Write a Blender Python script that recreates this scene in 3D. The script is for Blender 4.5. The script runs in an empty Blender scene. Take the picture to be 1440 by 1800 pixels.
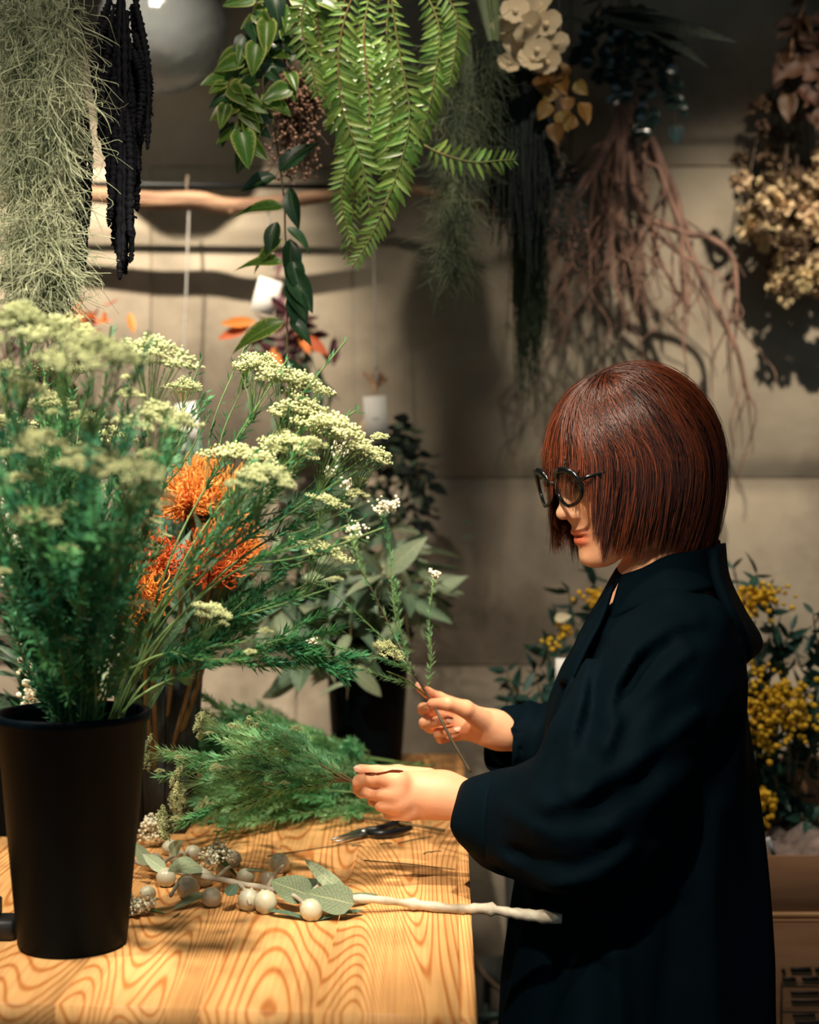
import bpy, math, random
import numpy as np
from mathutils import Matrix, Vector
R = np.random.default_rng(7)
rnd = random.Random(11)
# ---------------------------------------------------------------- camera, world, lights, exposure
sc = bpy.context.scene
C = sc.collection
CAMZ, FPX, HY = 1.39, 2600.0, 880.0
def W(px, py, y):
    """world point seen at picture coordinate (px, py) when it stands y metres in front of the camera"""
    return np.array([(px - 720.0) / FPX * y, y, CAMZ - (py - HY) / FPX * y])
cam = bpy.data.objects.new('camera', bpy.data.cameras.new('camera'))
C.objects.link(cam); sc.camera = cam
cam.location = (0, 0, CAMZ); cam.rotation_euler = (math.pi / 2, 0, 0)
cam.data.sensor_fit = 'VERTICAL'; cam.data.sensor_height = 36; cam.data.lens = 52; cam.data.shift_y = -20 / 1800
cam.data.clip_start = .05
cam.data.dof.use_dof = True; cam.data.dof.focus_distance = 1.84; cam.data.dof.aperture_fstop = 3.0
sc.view_settings.view_transform = 'Standard'; sc.view_settings.look = 'None'
sc.view_settings.gamma = 1; sc.view_settings.use_curve_mapping = False
sc.view_settings.exposure = 0.45
w = bpy.data.worlds.new('world'); sc.world = w; w.use_nodes = True
w.node_tree.nodes['Background'].inputs[0].default_value = (.42, .62, .70, 1)
w.node_tree.nodes['Background'].inputs[1].default_value = .26
def spot(name, loc, target, power, color, size=40, radius=.03, blend=.5):
    d = bpy.data.lights.new(name, 'SPOT'); d.energy = power; d.color = color
    d.spot_size = math.radians(size); d.spot_blend = blend; d.shadow_soft_size = radius
    o = bpy.data.objects.new(name, d); C.objects.link(o); o.location = loc
    o.rotation_euler = (Vector(target) - Vector(loc)).to_track_quat('-Z', 'Y').to_euler()
    return o
WARM = (1, .86, .68)
spot('wall_spot', (-.50, 2.10, 2.80), (-.78, 3.2, 1.45), 195, WARM, 58, .02, .8)
spot('wall_spot', (.70, 1.62, 2.80), (.95, 3.2, 1.42), 150, WARM, 47, .02, .9)
spot('wall_spot', (-.05, .7, 2.80), (-.45, 3.2, 1.15), 40, WARM, 32, .03, .9)
spot('table_spot', (-.35, .35, 2.78), (-.12, 2.0, .95), 190, (1, .89, .72), 38, .03, .8)
spot('table_spot', (-1.2, 1.2, 2.78), (-.35, 1.75, .95), 85, (1, .90, .74), 44, .04, .8)
spot('table_spot', (.02, 1.15, 2.78), (-.22, 2.02, .9), 135, (1, .90, .74), 34, .04, .9)  # extra spot added to brighten the gum nuts and the green pile
spot('plant_spot', (-.06, 1.90, 2.78), (-.10, 2.66, 1.20), 60, WARM, 30, .03, .9)  # added to brighten the eucalyptus leaves in the back bucket
spot('plant_spot', (.50, 1.75, 2.78), (.62, 2.55, 1.25), 40, WARM, 30, .03, .9)
spot('plant_spot', (.38, 1.45, 2.78), (.22, 2.5, 1.98), 30, WARM, 34, .03, .9)  # gentle extra track light added to lift the dim orchids
spot('person_spot', (-.15, 1.75, 2.78), (.28, 1.95, 1.3), 46, WARM, 46, .04, .8)

# ---------------------------------------------------------------- helpers
def lin(c): return tuple(((v / 255 + .055) / 1.055) ** 2.4 if v > 10 else v / 255 / 12.92 for v in c)
_mats = {}
def M(name, c1, c2=None, scale=6, rough=.6, bump=0, bscale=60, metal=0, vary=0, trans=0, spec=.5, sheen=0, sss=0, stretch=None, detail=4, attr=False, coat=0):
    """procedural material: noise between two sRGB colours, per-object variation, bump"""
    if name in _mats: return _mats[name]
    m = bpy.data.materials.new(name); _mats[name] = m; m.use_nodes = True
    nt = m.node_tree; N = nt.nodes; L = nt.links; b = N['Principled BSDF']
    tc = N.new('ShaderNodeTexCoord'); mp = N.new('ShaderNodeMapping'); L.new(tc.outputs['Object'], mp.inputs[0])
    if stretch: mp.inputs['Scale'].default_value = stretch
    nz = N.new('ShaderNodeTexNoise'); nz.inputs['Scale'].default_value = scale; nz.inputs['Detail'].default_value = detail
    L.new(mp.outputs[0], nz.inputs['Vector'])
    cr = N.new('ShaderNodeValToRGB'); L.new(nz.outputs['Fac'], cr.inputs[0])
    cr.color_ramp.elements[0].position = .35; cr.color_ramp.elements[1].position = .65
    cr.color_ramp.elements[0].color = lin(c1) + (1,); cr.color_ramp.elements[1].color = lin(c2 or c1) + (1,)
    col = cr.outputs[0]
    if attr:
        at = N.new('ShaderNodeAttribute'); at.attribute_name = 'Col'
        mx = N.new('ShaderNodeMix'); mx.data_type = 'RGBA'; mx.blend_type = 'MULTIPLY'; mx.inputs[0].default_value = 1
        L.new(col, mx.inputs[6]); L.new(at.outputs['Color'], mx.inputs[7]); col = mx.outputs[2]
    if vary:
        oi = N.new('ShaderNodeObjectInfo'); hs = N.new('ShaderNodeHueSaturation')
        mr = N.new('ShaderNodeMapRange'); mr.inputs[3].default_value = 1 - vary; mr.inputs[4].default_value = 1 + vary
        L.new(oi.outputs['Random'], mr.inputs[0]); L.new(mr.outputs[0], hs.inputs['Value'])
        mh = N.new('ShaderNodeMapRange'); mh.inputs[3].default_value = .5 - vary * .06; mh.inputs[4].default_value = .5 + vary * .06
        wn = N.new('ShaderNodeMath'); wn.operation = 'FRACT'; ml = N.new('ShaderNodeMath'); ml.operation = 'MULTIPLY'; ml.inputs[1].default_value = 17.3
        L.new(oi.outputs['Random'], ml.inputs[0]); L.new(ml.outputs[0], wn.inputs[0]); L.new(wn.outputs[0], mh.inputs[0]); L.new(mh.outputs[0], hs.inputs['Hue'])
        L.new(col, hs.inputs['Color']); col = hs.outputs[0]
    L.new(col, b.inputs['Base Color'])
    b.inputs['Roughness'].default_value = rough; b.inputs['Metallic'].default_value = metal
    b.inputs['Specular IOR Level'].default_value = spec
    if sheen: b.inputs['Sheen Weight'].default_value = sheen
    if coat: b.inputs['Coat Weight'].default_value = coat
    if sss:
        b.inputs['Subsurface Weight'].default_value = sss; b.inputs['Subsurface Radius'].default_value = (.012, .005, .003); b.inputs['Subsurface Scale'].default_value = 1
    if bump:
        n2 = N.new('ShaderNodeTexNoise'); n2.inputs['Scale'].default_value = bscale; n2.inputs['Detail'].default_value = 5; L.new(mp.outputs[0], n2.inputs['Vector'])
        bp = N.new('ShaderNodeBump'); bp.inputs['Strength'].default_value = min(1, bump); bp.inputs['Distance'].default_value = .004
        L.new(n2.outputs['Fac'], bp.inputs['Height']); L.new(bp.outputs[0], b.inputs['Normal'])
    if trans:
        tr = N.new('ShaderNodeBsdfTranslucent'); L.new(col, tr.inputs[0]); ms = N.new('ShaderNodeMixShader'); ms.inputs[0].default_value = trans
        L.new(b.outputs[0], ms.inputs[1]); L.new(tr.outputs[0], ms.inputs[2]); L.new(ms.outputs[0], N['Material Output'].inputs[0])
    return m

def leafmat(name, base, base2, vein, rough=.45, trans=.25, vary=.15, vein_w=.05, varieg=None, spec=.5):
    """leaf material: uv.x across (-1..1 mapped 0..1), uv.y along; midrib and side veins; optional variegated margin"""
    if name in _mats: return _mats[name]
    m = M(name, base, base2, scale=30, rough=rough, vary=vary, trans=trans, spec=spec)
    nt = m.node_tree; N = nt.nodes; L = nt.links
    cr = [n for n in N if n.bl_idname == 'ShaderNodeValToRGB'][0]; tgt = cr.outputs[0].links[0].to_socket
    uv = N.new('ShaderNodeUVMap'); sp = N.new('ShaderNodeSeparateXYZ'); L.new(uv.outputs[0], sp.inputs[0])
    def math_(op, a, b=None, clamp=False):
        n = N.new('ShaderNodeMath'); n.operation = op; n.use_clamp = clamp
        for i, v in enumerate((a, b)):
            if v is None: continue
            if isinstance(v, (int, float)): n.inputs[i].default_value = v
            else: L.new(v, n.inputs[i])
        return n.outputs[0]
    d = math_('ABSOLUTE', math_('SUBTRACT', sp.outputs[0], .5))
    mid = math_('SUBTRACT', 1, math_('DIVIDE', d, vein_w), True)
    side = math_('SINE', math_('MULTIPLY', math_('SUBTRACT', sp.outputs[1], math_('MULTIPLY', d, .5)), 75))
    side = math_('MULTIPLY', math_('POWER', math_('MAXIMUM', side, 0), 6), .35)
    fac = math_('MAXIMUM', mid, side)
    mx = N.new('ShaderNodeMix'); mx.data_type = 'RGBA'; L.new(fac, mx.inputs[0]); L.new(cr.outputs[0], mx.inputs[6]); mx.inputs[7].default_value = lin(vein) + (1,)
    out = mx.outputs[2]
    if varieg:
        nz = N.new('ShaderNodeTexNoise'); nz.inputs['Scale'].default_value = 45; tc = N.new('ShaderNodeTexCoord'); L.new(tc.outputs['Object'], nz.inputs['Vector'])
        g = math_('GREATER_THAN', math_('ADD', math_('MULTIPLY', d, 1.5), nz.outputs['Fac']), varieg[1])
        m2 = N.new('ShaderNodeMix'); m2.data_type = 'RGBA'; L.new(g, m2.inputs[0]); L.new(out, m2.inputs[6]); m2.inputs[7].default_value = lin(varieg[0]) + (1,); out = m2.outputs[2]
    L.new(out, tgt)
    return m

ORG = {}
def mk_mesh(name, V, F, mat, smooth=True, uv=None, col=None):
    V = np.asarray(V, float)
    me = bpy.data.meshes.new(name)
    Fs = F if isinstance(F, list) else [F]
    Fs = [np.asarray(f, np.int64) for f in Fs if len(f)]
    me.vertices.add(len(V)); me.vertices.foreach_set('co', V.astype(np.float32).ravel())
    idx = np.concatenate([f.ravel() for f in Fs]); tot = np.concatenate([np.full(len(f), f.shape[1]) for f in Fs])
    me.loops.add(len(idx)); me.loops.foreach_set('vertex_index', idx.astype(np.int32))
    me.polygons.add(len(tot)); st = np.concatenate([[0], np.cumsum(tot)[:-1]])
    me.polygons.foreach_set('loop_start', st.astype(np.int32)); me.polygons.foreach_set('loop_total', tot.astype(np.int32))
    if smooth: me.polygons.foreach_set('use_smooth', np.ones(len(tot), bool))
    if uv is not None:
        u = me.uv_layers.new(name='UVMap'); u.data.foreach_set('uv', np.asarray(uv)[idx].astype(np.float32).ravel())
    if col is not None:
        a = me.color_attributes.new('Col', 'FLOAT_COLOR', 'POINT'); c = np.ones((len(V), 4), np.float32); c[:, :3] = col; a.data.foreach_set('color', c.ravel())
    me.update(calc_edges=True); me.validate()
    if mat: me.materials.append(mat)
    return me
def link(name, data, parent=None, mat4=None, **props):
    o = bpy.data.objects.new(name, data); C.objects.link(o)
    po = ORG[parent.name] if parent is not None else np.zeros(3)
    if parent is not None: o.parent = parent
    ORG[o.name] = po.copy()
    if mat4 is not None: o.matrix_local = Matrix.Translation(-Vector(po)) @ mat4; ORG[o.name] = po
    for k, v in props.items(): o[k] = v
    return o
def obj(name, VF, mat, parent=None, smooth=True, uv=None, col=None, **props):
    """a mesh given in WORLD coordinates, stored relative to its parent's origin"""
    V, F = VF[0], VF[1]
    if len(VF) > 2 and uv is None: uv = VF[2]
    V = np.asarray(V, float)
    if parent is None:
        o = bpy.data.objects.new(name, None); lo = V.min(0); hi = V.max(0); org = np.array([(lo[0] + hi[0]) / 2, (lo[1] + hi[1]) / 2, lo[2]])
        bpy.data.objects.remove(o)
        o = link(name, mk_mesh(name, V - org, F, mat, smooth, uv, col)); o.location = org; ORG[o.name] = org
    else:
        o = link(name, mk_mesh(name, V - ORG[parent.name], F, mat, smooth, uv, col), parent)
    for k, v in props.items(): o[k] = v
    return o
def thing(name, label, cat, loc, group=None):
    o = bpy.data.objects.new(name, None); C.objects.link(o); o.location = loc; o.empty_display_size = .05
    ORG[o.name] = np.array(loc, float); o['label'] = label; o['category'] = cat
    if group: o['group'] = group
    return o
def tag(o, label, cat, group=None):
    o['label'] = label; o['category'] = cat
    if group: o['group'] = group
    return o
def join(parts):
    V, F, off = [], [], 0; UV = []
    uvok = all(len(p) > 2 for p in parts)
    for p in parts:
        V.append(np.asarray(p[0], float))
        for f in (p[1] if isinstance(p[1], list) else [p[1]]): F.append(np.asarray(f) + off)
        if uvok: UV.append(p[2])
        off += len(p[0])
    D = {}
    for f in F:
        if len(f): D.setdefault(f.shape[1], []).append(f)
    F = [np.concatenate(v) for v in D.values()]
    return (np.concatenate(V), F, np.concatenate(UV)) if uvok else (np.concatenate(V), F)
def box(c, s, bev=0, rz=0):
    c = np.array(c, float); h = np.array(s, float) / 2; b = min(bev, h.min() * .9)
    if b <= 0:
        V = np.array([[x, y, z] for x in (-1, 1) for y in (-1, 1) for z in (-1, 1)]) * h
        F = [[0, 1, 3, 2], [4, 6, 7, 5], [0, 4, 5, 1], [2, 3, 7, 6], [0, 2, 6, 4], [1, 5, 7, 3]]
        F = np.array(F)
    else:
        V = []; 
        for x in (-1, 1):
            for y in (-1, 1):
                for z in (-1, 1):
                    s3 = np.array([x, y, z])
                    for a in range(3):
                        v = s3 * (h - b); v[a] = s3[a] * h[a]; V.append(v)
        V = np.array(V); idx = lambda x, y, z, a: ((x * 2 + y) * 2 + z) * 3 + a
        Q = []; T = []
        for a in range(3):
            o1, o2 = [k for k in range(3) if k != a]
            for s_ in (0, 1):
                q = []
                for (u, v) in ((0, 0), (1, 0), (1, 1), (0, 1)):
                    i = [0, 0, 0]; i[a] = s_; i[o1] = u; i[o2] = v; q.append(idx(*i, a))
                if (s_ == 0) != (a == 1): q = q[::-1]
                Q.append(q)
            for u in (0, 1):
                for v in (0, 1):
                    i0 = [0, 0, 0]; i1 = [0, 0, 0]; i0[o1] = i1[o1] = u; i0[o2] = i1[o2] = v; i0[a] = 0; i1[a] = 1
                    q = [idx(*i0, o1), idx(*i1, o1), idx(*i1, o2), idx(*i0, o2)]
                    P = V[q]; n = np.cross(P[1] - P[0], P[2] - P[0])
                    if n @ P.mean(0) < 0: q = q[::-1]
                    Q.append(q)
        for x in (0, 1):
            for y in (0, 1):
                for z in (0, 1):
                    q = [idx(x, y, z, a) for a in range(3)]; P = V[q]; n = np.cross(P[1] - P[0], P[2] - P[0])
                    if n @ P.mean(0) < 0: q = q[::-1]
                    T.append(q)
        F = [np.array(Q), np.array(T)]
    if rz:
        ca, sa = math.cos(rz), math.sin(rz); V = V @ np.array([[ca, sa, 0], [-sa, ca, 0], [0, 0, 1]])
    return V + c, F
def smoothpath(P, n=24):
    """Catmull-Rom through the points"""
    P = np.asarray(P, float); k = len(P)
    if k < 3: t = np.linspace(0, 1, n)[:, None]; return P[0] * (1 - t) + P[-1] * t
    E = np.vstack([2 * P[0] - P[1], P, 2 * P[-1] - P[-2]]); out = []
    for t in np.linspace(0, k - 1 - 1e-6, n):
        i = int(t); f = t - i; a, b, c, d = E[i:i + 4]
        out.append(.5 * ((2 * b) + (c - a) * f + (2 * a - 5 * b + 4 * c - d) * f * f + (3 * b - 3 * c + d - a) * f ** 3))
    return np.array(out)
def strands(P, rad, sides=3, cap=False):
    """P: S x N x 3 paths, rad: scalar / N / S x N ; returns tubes"""
    P = np.asarray(P, float)
    if P.ndim == 2: P = P[None]
    S, N, _ = P.shape
    rad = np.broadcast_to(np.asarray(rad, float), (S, N))
    T = np.gradient(P, axis=1); T /= np.linalg.norm(T, axis=2, keepdims=True) + 1e-12
    m = T.mean(1); ref = np.zeros((S, 3)); ref[np.arange(S), np.argmin(abs(m), axis=1)] = 1
    A = np.cross(T, ref[:, None]); A /= np.linalg.norm(A, axis=2, keepdims=True) + 1e-12
    B = np.cross(T, A)
    an = np.arange(sides) * 2 * np.pi / sides
    V = P[:, :, None] + rad[..., None, None] * (A[:, :, None] * np.cos(an)[:, None] + B[:, :, None] * np.sin(an)[:, None])
    V = V.reshape(-1, 3)
    s, n, k = np.meshgrid(np.arange(S), np.arange(N - 1), np.arange(sides), indexing='ij'); k2 = (k + 1) % sides
    b = s * N * sides
    F = np.stack([b + n * sides + k, b + n * sides + k2, b + (n + 1) * sides + k2, b + (n + 1) * sides + k], -1).reshape(-1, 4)
    return V, F
def tube(P, r, sides=8, n=None):
    P = np.asarray(P, float)
    if n: 
        r = np.interp(np.linspace(0, 1, n), np.linspace(0, 1, len(np.atleast_1d(r))), np.atleast_1d(r)); P = smoothpath(P, n)
    V, F = strands(P[None], np.broadcast_to(r, (len(P),))[None], sides)
    L = len(P); V = np.vstack([V, P[0], P[-1]]); k = np.arange(sides); k2 = (k + 1) % sides
    c0 = np.stack([k2, k, np.full(sides, len(V) - 2)], -1); c1 = np.stack([(L - 1) * sides + k, (L - 1) * sides + k2, np.full(sides, len(V) - 1)], -1)
    return V, [F, np.vstack([c0, c1])]
def lathe(prof, c=(0, 0, 0), n=48):
    prof = np.array(prof, float); a = np.arange(n) * 2 * np.pi / n
    V = np.stack([prof[:, 0][:, None] * np.cos(a), prof[:, 0][:, None] * np.sin(a), np.repeat(prof[:, 1][:, None], n, 1)], -1).reshape(-1, 3) + np.array(c)
    i, k = np.meshgrid(np.arange(len(prof) - 1), np.arange(n), indexing='ij'); k2 = (k + 1) % n
    return V, np.stack([i * n + k, i * n + k2, (i + 1) * n + k2, (i + 1) * n + k], -1).reshape(-1, 4)
def _ico():
    t = (1 + 5 ** .5) / 2
    v = np.array([[-1, t, 0], [1, t, 0], [-1, -t, 0], [1, -t, 0], [0, -1, t], [0, 1, t], [0, -1, -t], [0, 1, -t], [t, 0, -1], [t, 0, 1], [-t, 0, -1], [-t, 0, 1]])
    f = np.array([[0, 11, 5], [0, 5, 1], [0, 1, 7], [0, 7, 10], [0, 10, 11], [1, 5, 9], [5, 11, 4], [11, 10, 2], [10, 7, 6], [7, 1, 8], [3, 9, 4], [3, 4, 2], [3, 2, 6], [3, 6, 8], [3, 8, 9], [4, 9, 5], [2, 4, 11], [6, 2, 10], [8, 6, 7], [9, 8, 1]])
    return v / np.linalg.norm(v[0]), f
ICO = _ico()
def _ico2():
    v, f = ICO; v = list(map(tuple, v)); cache = {}; out = []
    def mid(a, b):
        k = (min(a, b), max(a, b))
        if k not in cache:
            p = (np.array(v[a]) + np.array(v[b])); p /= np.linalg.norm(p); v.append(tuple(p)); cache[k] = len(v) - 1
        return cache[k]
    for a, b, c in f:
        x, y, z = mid(a, b), mid(b, c), mid(c, a); out += [(a, x, z), (b, y, x), (c, z, y), (x, y, z)]
    return np.array(v), np.array(out)
ICO2 = _ico2()
def balls(Cn, r, base=ICO, jit=0, squash=None):
    Cn = np.asarray(Cn, float); S = len(Cn); r = np.broadcast_to(np.asarray(r, float), (S,))
    v, f = base; V = v[None] * r[:, None, None]
    if jit: V = V * (1 + R.uniform(-jit, jit, (S, len(v), 1)))
    if squash is not None: V = V * squash
    V = V + Cn[:, None]
    return V.reshape(-1, 3), (f[None] + (np.arange(S) * len(v))[:, None, None]).reshape(-1, 3)
def leaf(L=1, Wd=.35, shape='lance', curve=.15, fold=.2, nu=8, wave=0, twist=0):
    """leaf blade along +Y from the origin, normal +Z, 4 columns across"""
    t = np.linspace(0, 1, nu + 1)
    if shape == 'lance': wv = np.sin(np.pi * t ** .8) ** .9
    elif shape == 'ovate': wv = np.sin(np.pi * t ** .62) ** .75
    elif shape == 'heart': wv = np.where(t < .12, .55 + 3.7 * t, np.cos((t - .12) / .88 * np.pi / 2) ** .85)
    elif shape == 'strap': wv = np.minimum(1, np.minimum(t * 6 + .3, (1 - t) * 3)) 
    elif shape == 'round': wv = np.sqrt(np.clip(1 - (2 * t - 1) ** 2, 0, 1))
    wv = np.maximum(wv, .015) * Wd / 2
    s = np.array([-1, -.5, 0, .5, 1])
    X = wv[:, None] * s; Y = np.repeat((t * L)[:, None], 5, 1)
    if shape == 'heart': Y = Y - (abs(s) * .10 * L * np.exp(-t * 12)[:, None])
    Z = fold * abs(X) - curve * L * (t ** 2)[:, None] + wave * L * np.sin(t * 9)[:, None] * abs(s)
    if twist:
        a = (twist * t)[:, None]; X, Z = X * np.cos(a) - Z * np.sin(a) * .3, Z + X * np.sin(a)
    V = np.stack([X, Y, Z], -1).reshape(-1, 3)
    i, k = np.meshgrid(np.arange(nu), np.arange(4), indexing='ij')
    F = np.stack([i * 5 + k, i * 5 + k + 1, (i + 1) * 5 + k + 1, (i + 1) * 5 + k], -1).reshape(-1, 4)
    uv = np.stack([np.repeat(((s + 1) / 2)[None], nu + 1, 0), np.repeat(t[:, None], 5, 1)], -1).reshape(-1, 2)
    return V, F, uv
def frame(p, d, n=(0, 0, 1), s=1, roll=0):
    """matrix placing a leaf: base p, tip direction d, normal near n"""
    d = Vector(d).normalized(); n = Vector(n); x = d.cross(n)
    if x.length < 1e-4: x = d.cross(Vector((1, 0, .1)))
    x.normalize(); z = x.cross(d)
    if not hasattr(s, '__len__'): s = (s, s, s)
    m = Matrix(((x.x * s[0], d.x * s[1], z.x * s[2], p[0]), (x.y * s[0], d.y * s[1], z.y * s[2], p[1]), (x.z * s[0], d.z * s[1], z.z * s[2], p[2]), (0, 0, 0, 1)))
    return m @ Matrix.Rotation(roll, 4, 'Y') if roll else m
def unit(v): v = np.asarray(v, float); return v / (np.linalg.norm(v) + 1e-12)
def xf(VF, m):
    A = np.array(m); V = np.asarray(VF[0]) @ A[:3, :3].T + A[:3, 3]
    return (V,) + tuple(VF[1:])

# ---- surface nets: one smooth closed surface from a distance function
def smin(a, b, k):
    h = np.clip(.5 + .5 * (b - a) / k, 0, 1); return b * (1 - h) + a * h - k * h * (1 - h)
def smax(a, b, k): return -smin(-a, -b, k)
def ell(P, c, r):
    q = (P - np.array(c, np.float32)) / np.array(r, np.float32); k0 = np.linalg.norm(q, axis=-1); k1 = np.linalg.norm(q / np.array(r, np.float32), axis=-1)
    return k0 * (k0 - 1) / (k1 + 1e-9)
def cone(P, a, b, ra, rb):
    a = np.array(a, np.float32); b = np.array(b, np.float32); ab = b - a; t = np.clip(((P - a) @ ab) / (ab @ ab), 0, 1)
    return np.linalg.norm(P - a - t[..., None] * ab, axis=-1) - (ra + (rb - ra) * t)
def chain(P, pts, rs, k=.004):
    d = None
    for i in range(len(pts) - 1):
        e = cone(P, pts[i], pts[i + 1], rs[i], rs[i + 1]); d = e if d is None else smin(d, e, k)
    return d
def nets(f, lo, hi, h):
    ax = [np.arange(lo[i], hi[i] + h, h, dtype=np.float32) for i in range(3)]
    n = [len(a) for a in ax]; D = np.empty(n, np.float32)
    for i0 in range(0, n[0], 24):
        g = np.stack(np.meshgrid(ax[0][i0:i0 + 24], ax[1], ax[2], indexing='ij'), -1); D[i0:i0 + 24] = f(g)
    s = D < 0
    c = np.zeros([k - 1 for k in n], np.uint8)
    for dx in (0, 1):
        for dy in (0, 1):
            for dz in (0, 1): c += s[dx:n[0] - 1 + dx, dy:n[1] - 1 + dy, dz:n[2] - 1 + dz]
    act = np.argwhere((c > 0) & (c < 8)); idm = -np.ones(c.shape, np.int64); idm[tuple(act.T)] = np.arange(len(act))
    cor = [(x, y, z) for x in (0, 1) for y in (0, 1) for z in (0, 1)]
    vals = {q: D[act[:, 0] + q[0], act[:, 1] + q[1], act[:, 2] + q[2]] for q in cor}
    acc = np.zeros((len(act), 3)); cnt = np.zeros(len(act))
    for p in cor:
        for a in range(3):
            if p[a] == 0:
                q = list(p); q[a] = 1; q = tuple(q); va, vb = vals[p], vals[q]; m = (va < 0) != (vb < 0)
                t = np.where(m, va / np.where(m, va - vb, 1), 0); pt = np.tile(np.array(p, float), (len(act), 1)); pt[:, a] = t
                acc[m] += pt[m]; cnt[m] += 1
    V = np.array(lo) + (act + acc / cnt[:, None]) * h
    Q = []
    for a in range(3):
        b, cc = (a + 1) % 3, (a + 2) % 3
        sl0 = [slice(None)] * 3; sl1 = [slice(None)] * 3; sl0[a] = slice(0, n[a] - 1); sl1[a] = slice(1, n[a])
        E = np.argwhere(s[tuple(sl0)] != s[tuple(sl1)])
        E = E[(E[:, b] > 0) & (E[:, cc] > 0) & (E[:, b] < n[b] - 1) & (E[:, cc] < n[cc] - 1)]
        def at(db, dc):
            k = E.copy(); k[:, b] += db; k[:, cc] += dc; return idm[tuple(k.T)]
        q = np.stack([at(-1, -1), at(0, -1), at(0, 0), at(-1, 0)], -1)
        ins = s[tuple(E.T)]; q[~ins] = q[~ins][:, ::-1]; Q.append(q)
    Q = np.concatenate(Q); Q = Q[(Q >= 0).all(1)]
    return V, Q
def vnoise(P, scale, seed=0):
    """cheap smooth pseudo-noise"""
    r = np.random.default_rng(seed); o = 0
    for i in range(5):
        k = r.normal(size=3) * scale * (1 + .5 * i); o = o + np.sin(P @ k + r.uniform(0, 6.28)) / (1 + .4 * i)
    return o / 2.5
# ---------------------------------------------------------------- the setting
WALLY = 3.2
TZ = .90
conc = M('concrete', (150, 138, 122), (185, 172, 152), scale=3.2, rough=.85, bump=.35, bscale=40, detail=9, vary=.05, spec=.25)
def wall_mottle():  # random darker blotches and small pale specks multiplied into the concrete colour
    nt = conc.node_tree; N = nt.nodes; L = nt.links; b = N['Principled BSDF']
    src = b.inputs['Base Color'].links[0].from_socket
    tc = N.new('ShaderNodeTexCoord'); geo = N.new('ShaderNodeNewGeometry'); n = N.new('ShaderNodeTexNoise'); n.inputs['Scale'].default_value = 2.1; n.inputs['Detail'].default_value = 10; n.inputs['Roughness'].default_value = .62
    L.new(geo.outputs['Position'], n.inputs['Vector']); r = N.new('ShaderNodeValToRGB'); L.new(n.outputs['Fac'], r.inputs[0])
    r.color_ramp.elements[0].position = .38; r.color_ramp.elements[0].color = (.30, .30, .30, 1); r.color_ramp.elements[1].position = .56; r.color_ramp.elements[1].color = (1, 1, 1, 1)
    n2 = N.new('ShaderNodeTexVoronoi'); n2.inputs['Scale'].default_value = 26; L.new(geo.outputs['Position'], n2.inputs['Vector'])
    r2 = N.new('ShaderNodeValToRGB'); L.new(n2.outputs['Distance'], r2.inputs[0]); r2.color_ramp.elements[0].position = .03; r2.color_ramp.elements[0].color = (1.25, 1.25, 1.25, 1); r2.color_ramp.elements[1].position = .09; r2.color_ramp.elements[1].color = (1, 1, 1, 1)
    a = N.new('ShaderNodeMix'); a.data_type = 'RGBA'; a.blend_type = 'MULTIPLY'; a.inputs[0].default_value = .75; L.new(src, a.inputs[6]); L.new(r.outputs[0], a.inputs[7])
    c = N.new('ShaderNodeMix'); c.data_type = 'RGBA'; c.blend_type = 'MULTIPLY'; c.inputs[0].default_value = .5; L.new(a.outputs[2], c.inputs[6]); L.new(r2.outputs[0], c.inputs[7])
    L.new(c.outputs[2], b.inputs['Base Color'])
wall_mottle()
joint = M('joint_grey', (112, 104, 92), (124, 116, 104), rough=.95)
wb = obj('wall_back', box((0, WALLY + .11, 1.45), (6.4, .16, 2.9)), joint, kind='structure')
rows = [0.0, .50, 1.033, 1.439, 2.113, 2.9]
cols = {0: [-3.2, -1.9, -.42, 1.1, 3.2], 1: [-3.2, -1.7, -.245, 1.5, 3.2], 2: [-3.2, -1.1, .62, 3.2], 3: [-3.2, -.56, 1.4, 3.2], 4: [-3.2, -1.3, .35, 3.2]}
for r_ in range(5):
    for k in range(len(cols[r_]) - 1):
        x0, x1, z0, z1 = cols[r_][k], cols[r_][k + 1], rows[r_], rows[r_ + 1]
        pr = rnd.uniform(0, .003) + (.008 if (r_ < 2) else 0)
        obj('concrete_panel', box(((x0 + x1) / 2, WALLY + .015 - pr / 2, (z0 + z1) / 2), (x1 - x0 - .0022, .03 + pr, z1 - z0 - .0022), .0015), conc, wb, smooth=False)
fl = M('floor_concrete', (70, 66, 60), (96, 90, 82), scale=4, rough=.7, bump=.2, detail=8)
obj('floor', box((0, 1.2, -.05), (6.4, 4.6, .1)), fl, kind='structure')
obj('ceiling', box((0, 1.2, 2.95), (6.4, 4.6, .1)), M('ceiling_dark', (38, 38, 38), (48, 47, 45), rough=.9), kind='structure')
for nm, x in (('wall_left', -3.25), ('wall_right', 3.25)):
    obj(nm, box((x, 1.2, 1.45), (.1, 4.6, 2.9)), M('plaster_dark', (74, 70, 64), (90, 84, 76), rough=.9), kind='structure')
black = M('black_metal', (14, 18, 20), (20, 24, 26), rough=.45, metal=.3)
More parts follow.
